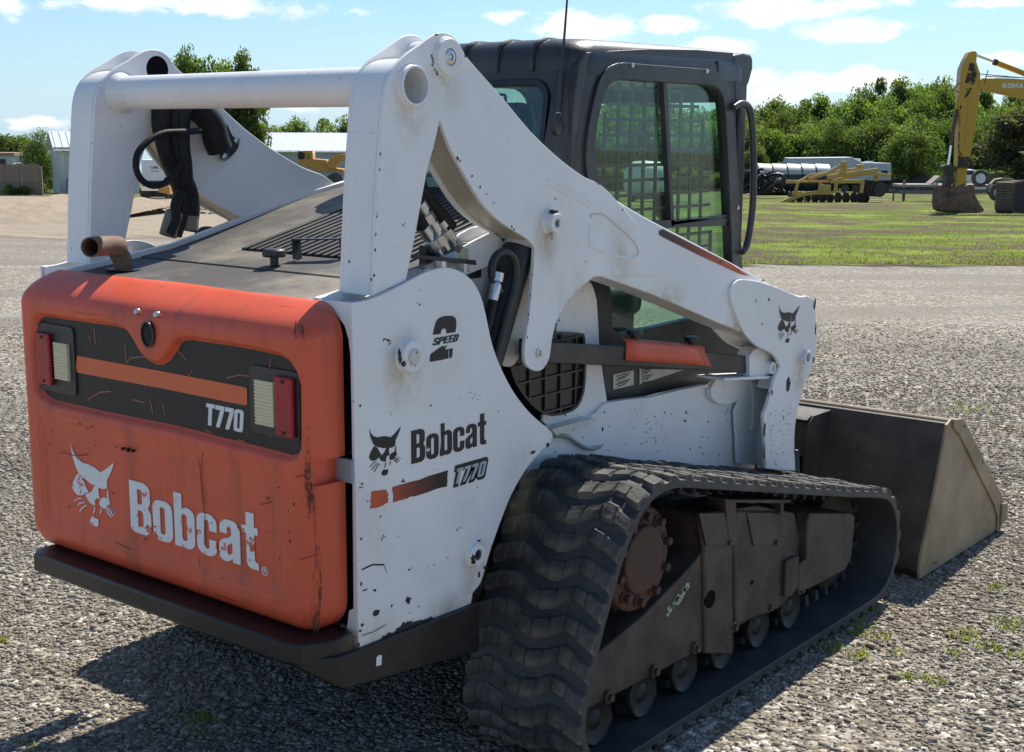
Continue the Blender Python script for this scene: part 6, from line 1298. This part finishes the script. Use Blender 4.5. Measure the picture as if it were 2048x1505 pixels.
# ---------------- tracks
ti = [(1.0, .052), (.72, .050), (.63, .066), (.572, .115), (.543, .175), (.543, .232), (.568, .318), (.608, .430), (.645, .508), (.697, .613), (.745, .682), (.80, .735), (.867, .764), (.959, .765), (1.076, .740), (1.376, .668), (2.083, .500), (2.36, .437), (2.46, .402), (2.525, .335), (2.552, .243), (2.535, .150), (2.485, .088), (2.40, .056), (2.2, .050), (1.6, .050)]
TI = smooth(ti, 4, corner=200)
def normals(Lp):
    n = len(Lp); o = []
    for i in range(n):
        a, b = Vector(Lp[i - 1]), Vector(Lp[(i + 1) % n]); d = (b - a).normalized(); o.append(Vector((d.y, -d.x)) )
    return o
cen = Vector((1.55, .35)); NM = normals(TI)
if (Vector(TI[0]) - cen).dot(NM[0]) < 0: NM = [-v for v in NM]
TO = [tuple(Vector(p) + n * .024) for p, n in zip(TI, NM)]
# arc-length table on the outer loop
def sample(Lp, s_):
    n = len(Lp); k = 0
    while True:
        a, b = Vector(Lp[k % n]), Vector(Lp[(k + 1) % n]); L = (b - a).length
        if s_ <= L: return a.lerp(b, s_ / L), (b - a).normalized()
        s_ -= L; k += 1
LEN = sum((Vector(TO[(i + 1) % len(TO)]) - Vector(TO[i])).length for i in range(len(TO)))
NLUG = 60
# a lug row: four worn blocks in a zigzag across the belt
def lug_mesh(seed):
    r = random.Random(seed); bm = bmesh.new(); W_ = .40; st_ = []
    for bx0, bx1, ca, cb in ((-.200, -.150, -.010, .006), (-.148, -.104, .012, .016), (-.102, -.052, .014, -.004), (-.050, -.002, -.010, -.018), (0, .048, -.018, -.008), (.050, .100, -.002, .016), (.102, .148, .018, .010), (.150, .200, .004, -.014)):
        h = .0135 + r.uniform(-.003, .003); hw = .0255 + r.uniform(-.003, .003)
        for x, c_ in ((bx0, ca), (bx1 - .010, cb)): st_.append((x, c_ + r.uniform(-.002, .002), hw, h))
        if bx1 < .2: st_.append((bx1 - .007, cb, hw - .004, h * .55)); st_.append((bx1 - .003, cb, hw - .004, h * .55))
        else: st_[-1] = (bx1, cb, hw, h)
    nb = len(st_) - 1
    rings = []
    for i, (x, c_, hw, h) in enumerate(st_):
        e = .004 if i in (0, nb) else 0
        rings.append([bm.verts.new((x, c_ - hw - .004, -.004)), bm.verts.new((x + (e if i == 0 else -e), c_ - hw + .002, h * .55)), bm.verts.new((x + (e if i == 0 else -e), c_ - hw + .006, h)), bm.verts.new((x, c_, h + r.uniform(-.001, .002))), bm.verts.new((x + (e if i == 0 else -e), c_ + hw - .006, h)), bm.verts.new((x, c_ + hw + .004, -.004))])
    for i in range(nb):
        for k in range(5): bm.faces.new([rings[i][k], rings[i][k + 1], rings[i + 1][k + 1], rings[i + 1][k]])
    bm.faces.new(rings[0][::-1]); bm.faces.new(rings[-1])
    # grooves: nick the crown between blocks
    bmesh.ops.recalc_face_normals(bm, faces=bm.faces); me = D.meshes.new('tread_lug'); bm.to_mesh(me); bm.free(); me.materials.append(RUBBER); return me
LM = [lug_mesh(k) for k in range(5)]
def track(s, x0=.535, x1=.935):
    m = MB(); xs = [s * x0, s * (x0 + x1) / 2, s * x1]
    ri = [[m.bm.verts.new((x, a, b)) for a, b in TI] for x in xs]; ro = [[m.bm.verts.new((x, a, b)) for a, b in TO] for x in xs]; n = len(TI)
    for k in range(n):
        j = (k + 1) % n
        for i in range(2): m.face([ri[i][k], ri[i + 1][k], ri[i + 1][j], ri[i][j]]); m.face([ro[i][k], ro[i][j], ro[i + 1][j], ro[i + 1][k]])
        m.face([ri[0][k], ri[0][j], ro[0][j], ro[0][k]]); m.face([ri[2][k], ro[2][k], ro[2][j], ri[2][j]])
    T = m.build('rubber_track', RUBBER_IN, P, bevel=.004, ang=50)
    T.data.materials.append(RUBBER)
    for k in range(NLUG):
        p, d = sample(TO, (k + .15) * LEN / NLUG); nrm = Vector((d.y, -d.x))
        if (p - cen).dot(nrm) < 0: nrm = -nrm
        o = D.objects.new('tread_lug', LM[(k * 3) % 5]); COL.objects.link(o); o.parent = T
        X = Vector((1, 0, 0)); Z = Vector((0, nrm.x, nrm.y)); Y = Z.cross(X)
        o.matrix_local = Matrix(((X.x, Y.x, Z.x, s * (x0 + x1) / 2), (X.y, Y.y, Z.y, p.x), (X.z, Y.z, Z.z, p.y), (0, 0, 0, 1)))
    # drive teeth inside the belt
    dm = MB()
    nd = 60; LI = sum((Vector(TI[(i + 1) % n]) - Vector(TI[i])).length for i in range(n))
    for k in range(nd):
        p, d = sample(TI, (k + .5) * LI / nd); nrm = Vector((d.y, -d.x)); nrm = nrm if (cen - p).dot(nrm) > 0 else -nrm
        for xx in (.70, .765):
            c_ = p + nrm * .018; ang_ = math.atan2(nrm.y, nrm.x) - math.pi / 2; dm.box((s * xx, c_.x, c_.y), (.03, .030, .04), rot=(ang_, 0, 0), top=.6)
    tag(dm.build('drive_teeth', RUBBER_IN, T, smooth_=False), kind='stuff')
    return T
TR = track(1); TL = track(-1)
# ---------------- undercarriage, right and left
def under(s):
    xf = .85
    def X(v): return s * v
    fr = [(.60, .185), (.60, .30), (.732, .338), (.934, .377), (1.219, .47), (1.262, .498), (1.235, .60), (1.24, .612), (1.60, .560), (1.86, .478), (1.90, .40), (1.93, .30), (1.93, .19), (1.30, .17)]
    U = MB().prism(fr, X(.66), X(xf), 'x').build('track_frame', FRAMEM, P, bevel=.006)
    # guard box at the front
    MB().prism([(1.90, .44), (1.92, .470), (2.25, .395), (2.29, .375), (2.275, .22), (2.23, .185), (1.95, .190), (1.86, .20), (1.85, .30), (1.91, .31)], X(.70), X(xf + .030), 'x').build('idler_guard', FRAMEM, U, bevel=.008)
    # raised boxes with cover plates
    for pts, in (([(1085,390),(1195,380),(1225,520),(1228,985),(1110,980),(1105,540)],), ([(1240,380),(1400,385),(1480,560),(1500,700),(1420,790),(1240,860),(1228,540)],)):
        L = SX(xf + .012, z4(pts)); MB().prism(L, X(xf - .01), X(xf + .012), 'x').build('frame_box', FRAMEM, U, bevel=.010, seg=3)
    for pts in ([(1082,392),(1188,388),(1218,525),(1112,528)], [(1283,390),(1385,388),(1412,524),(1310,526)]):
        L = SX(xf + .016, z4(pts)); c_ = MB().prism(L, X(xf + .010), X(xf + .017), 'x').build('cover_plate', BLACKP, U, bevel=.002)
        q = L[2]; MB().lathe([(.009, X(xf + .016)), (.009, X(xf + .024))], (0, q[0] - .012, q[1] + .012), 'x', 8).build('bolt', FRAMEM, U)
    # vertical strap and top rail
    MB().prism(SX(xf + .02, z4([(1195,330),(1240,335),(1240,520),(1215,530),(1200,430)])), X(xf - .05), X(xf + .02), 'x').build('frame_strap', FRAMEM, U, bevel=.004)
    MB().prism(SX(xf + .03, z4([(1235,335),(1480,335),(1480,348),(1450,352),(1450,400),(1436,400),(1436,352),(1250,350)])), X(xf - .08), X(xf + .02), 'x').build('carrier_guard', FRAMEM, U, bevel=.003)
    MB().prism(smooth(SX(xf + .024, z4([(1445,590),(1500,568),(1498,690),(1470,735),(1440,740)])), 2, corner=60), X(xf + .01), X(xf + .026), 'x').build('frame_lug', FRAMEM, U, bevel=.004)
    # holes
    for (u, v, r) in ((1130, 750, .030), (1304, 680, .009)):
        q = SX(xf + .0125, z4([(u, v)]))[0]; MB().prism(circle(q, r, 20, r * .95), X(xf + .008), X(xf + .0133), 'x').build('frame_hole', VOID, U)
    # drive motor hub
    hc = (.905, .556); hub = MB().lathe([(r, X(h)) for r, h in ((.152, .74), (.152, .845), (.146, .852), (.100, .853), (.098, .868), (.092, .872), (.0, .873))], (0, *hc), 'x', 44).build('drive_hub', RUST, P, ang=30)
    for k in range(10):
        a = 2 * math.pi * (k + .35) / 10; yy, zz = hc[0] + .124 * math.cos(a), hc[1] + .124 * math.sin(a)
        MB().lathe([(.019, X(.850)), (.019, X(.858)), (.013, X(.860)), (.013, X(.878)), (.008, X(.880))], (0, yy, zz), 'x', 6).build('hub_bolt', RUST, hub, smooth_=False)
    sk = MB()
    for k in range(13):
        a = 2 * math.pi * k / 13; sk.box((X(.735), hc[0] + .185 * math.cos(a), hc[1] + .185 * math.sin(a)), (.06, .05, .032), rot=(a, 0, 0))
    sk.lathe([(.175, X(.72)), (.175, X(.755))], (0, *hc), 'x', 30); sk.build('drive_sprocket', RUST, P)
    ro = None
    for i, yy in enumerate((.735, .969, 1.201, 1.431, 1.667, 1.895)):
        if ro is None:
            o = MB().lathe([(.069, X(-.065)), (.071, X(-.06)), (.071, X(-.035)), (.045, X(-.03)), (.045, X(.03)), (.071, X(.035)), (.071, X(.048)), (.067, X(.052)), (.062, X(.046)), (.03, X(.040)), (.02, X(.048)), (0, X(.048))], (0, 0, 0), 'x', 32).build('track_roller', ROLLM, P, loc=(X(.785), yy, .122), ang=40); ro = o
        else: clone(ro, P, loc=(X(.785), yy, .122))
        bz = MB().lathe([(.019, X(xf - .004)), (.019, X(xf + .010)), (.011, X(xf + .012)), (.011, X(xf + .022))], (0, yy + .02, .192), 'x', 12).build('roller_bolt', FRAMEM, U)
    MB().lathe([(.18, X(.69)), (.185, X(.70)), (.185, X(.77)), (.17, X(.78)), (.06, X(.79)), (0, X(.79))], (0, 2.34, .255), 'x', 36).build('front_idler', FRAMEM, P)
    MB().lathe([(.12, X(.69)), (.12, X(.78)), (0, X(.785))], (0, .69, .19), 'x', 30).build('rear_idler', FRAMEM, P)
    MB().box((X(.58), 1.5, .42), (.24, .3, .22)).build('frame_bracket', BLACKP, P)
    MB().box((X(.58), .95, .50), (.24, .25, .25)).build('frame_bracket', BLACKP, P)
    if s > 0:
        r = random.Random(8)
        for k in range(22):
            u, v = 958 + (k / 22) * 78 + r.uniform(-8, 8), 800 - (k / 22) * 108 + r.uniform(-14, 14); q = SX(xf + .001, z4([(u, v)]))[0]
            pts = [(q[0] + math.cos(a * 1.05) * r.uniform(.004, .014), q[1] + math.sin(a * 1.05) * r.uniform(.003, .009)) for a in range(6)]
            MB().prism(pts, xf + .0005, xf + .0018, 'x').build('paint_splash', plain('dried_pale_paint', (.42, .45, .30), .7) if k == 0 else D.materials['dried_pale_paint'], U, smooth_=False)
under(1); under(-1)
# ---------------- bucket
BW = .927
bp = [(2.99, .610), (2.975, .585), (2.90, .33), (2.80, .10), (2.795, .045), (2.82, .012), (2.88, .006), (3.70, .004), (3.715, .012), (3.70, .022), (2.90, .022), (2.83, .035), (2.815, .06), (2.82, .10), (2.92, .33), (2.995, .585), (3.06, .605), (3.06, .618)]
BK = MB().prism(bp, -BW, BW, 'x').build('bucket', BUCKDK, P, bevel=.003)
sidep = [(2.800, .012), (2.792, .05), (2.80, .10), (2.90, .33), (2.985, .605), (3.03, .622), (3.135, .608), (3.165, .590), (3.42, .385), (3.70, .155), (3.728, .11), (3.728, .05), (3.70, .008)]
for s in (-1, 1):
    q = MB().prism(sidep, s * (BW - .002), s * (BW + .010), 'x').build('bucket_side', BUCKM, BK, bevel=.002)
    ep_ = [(3.03, .622), (3.135, .608), (3.165, .590), (3.42, .385), (3.70, .155), (3.728, .11), (3.728, .05), (3.70, .009), (3.655, .009), (3.655, .075), (3.60, .14), (3.34, .355), (3.12, .540), (3.04, .585)]
    MB().prism(ep_, s * (BW + .0105), s * (BW + .020), 'x').build('side_cutter', BUCKM, BK, bevel=.003)
    MB().prism([(3.672, .035), (3.745, .045), (3.742, .125), (3.672, .135)], s * (BW + .0205), s * (BW + .030), 'x').build('cutter_bolt_pad', BUCKM, BK, bevel=.003)
    for yy, zz in ((3.15, .575), (3.40, .375), (3.68, .02), (2.93, .05)): MB().lathe([(.006, s * (BW + .0205)), (.006, s * (BW + .023))], (0, yy, zz), 'x', 10).build('side_hole', BLKGLOSS, BK)
MB().tube([(-BW, 3.02, .612), (BW, 3.02, .612)], .012, 10).build('top_lip', BUCKM, BK)
# mounting frame on the back of the bucket
for x in (-.43, .43): 
    MB().prism([(2.985, .600), (2.82, .600), (2.78, .560), (2.76, .10), (2.80, .06), (2.82, .09)], x - .008, x + .008, 'x').build('mount_rib', BUCKDK, BK, bevel=.002)
MB().prism([(2.97, .602), (2.80, .597), (2.78, .587), (2.96, .592)], -.43, .43, 'x').build('mount_top', BUCKDK, BK)
MB().prism([(2.80, .575), (2.815, .575), (2.805, .44), (2.79, .44)], -.42, .42, 'x').build('mount_plate', BUCKDK, BK)
MB().prism([(2.77, .452), (2.80, .452), (2.80, .436), (2.77, .436)], -.44, .44, 'x').build('mount_ledge', RUST, BK)
QC = MB().prism([(2.55, .42), (2.72, .44), (2.76, .40), (2.76, .12), (2.70, .08), (2.60, .10)], -.40, .40, 'x').build('quick_coupler', BUCKDK, P, bevel=.01)
for x in (-.36, -.30, .19, .25, .31, .37): MB().prism(smooth([(2.50, .40), (2.62, .50), (2.72, .47), (2.78, .38), (2.78, .12), (2.70, .05), (2.60, .10)], 2, corner=200), x - .010, x + .010, 'x').build('coupler_rib', RUST, QC, bevel=.003)
for s in (-1, 1): MB().bar((s * .57, 2.35, .50), (s * .40, 2.60, .30), .09, .14).build('arm_toe', BLACKP, P, bevel=.006)
# ---------------- lettering on far things
lt, eo = EXC_LET
letters('KOMATSU', lt[0][0], lt[0][1], (2058 - 1981.5) * .0181, (lt[2][1] - lt[0][1]), -.305, 'y', CAMW, eo, th=.01, gap=.07)
bb = CAMPER_BODY.parent; mm = (bb.location - CAM).dot(rz) / FPX
letters('LANCE', (304 - 315) * mm, (398 - 338.5) * mm, 20 * mm, 4.6 * mm, -.012, 'y', BLKGLOSS, bb, th=.01, gap=.12)
MB().box(((313 - 315) * mm, -.012, (398 - 343.5) * mm), (16 * mm, .01, 1.0 * mm)).build('stripe', BLKGLOSS, bb)
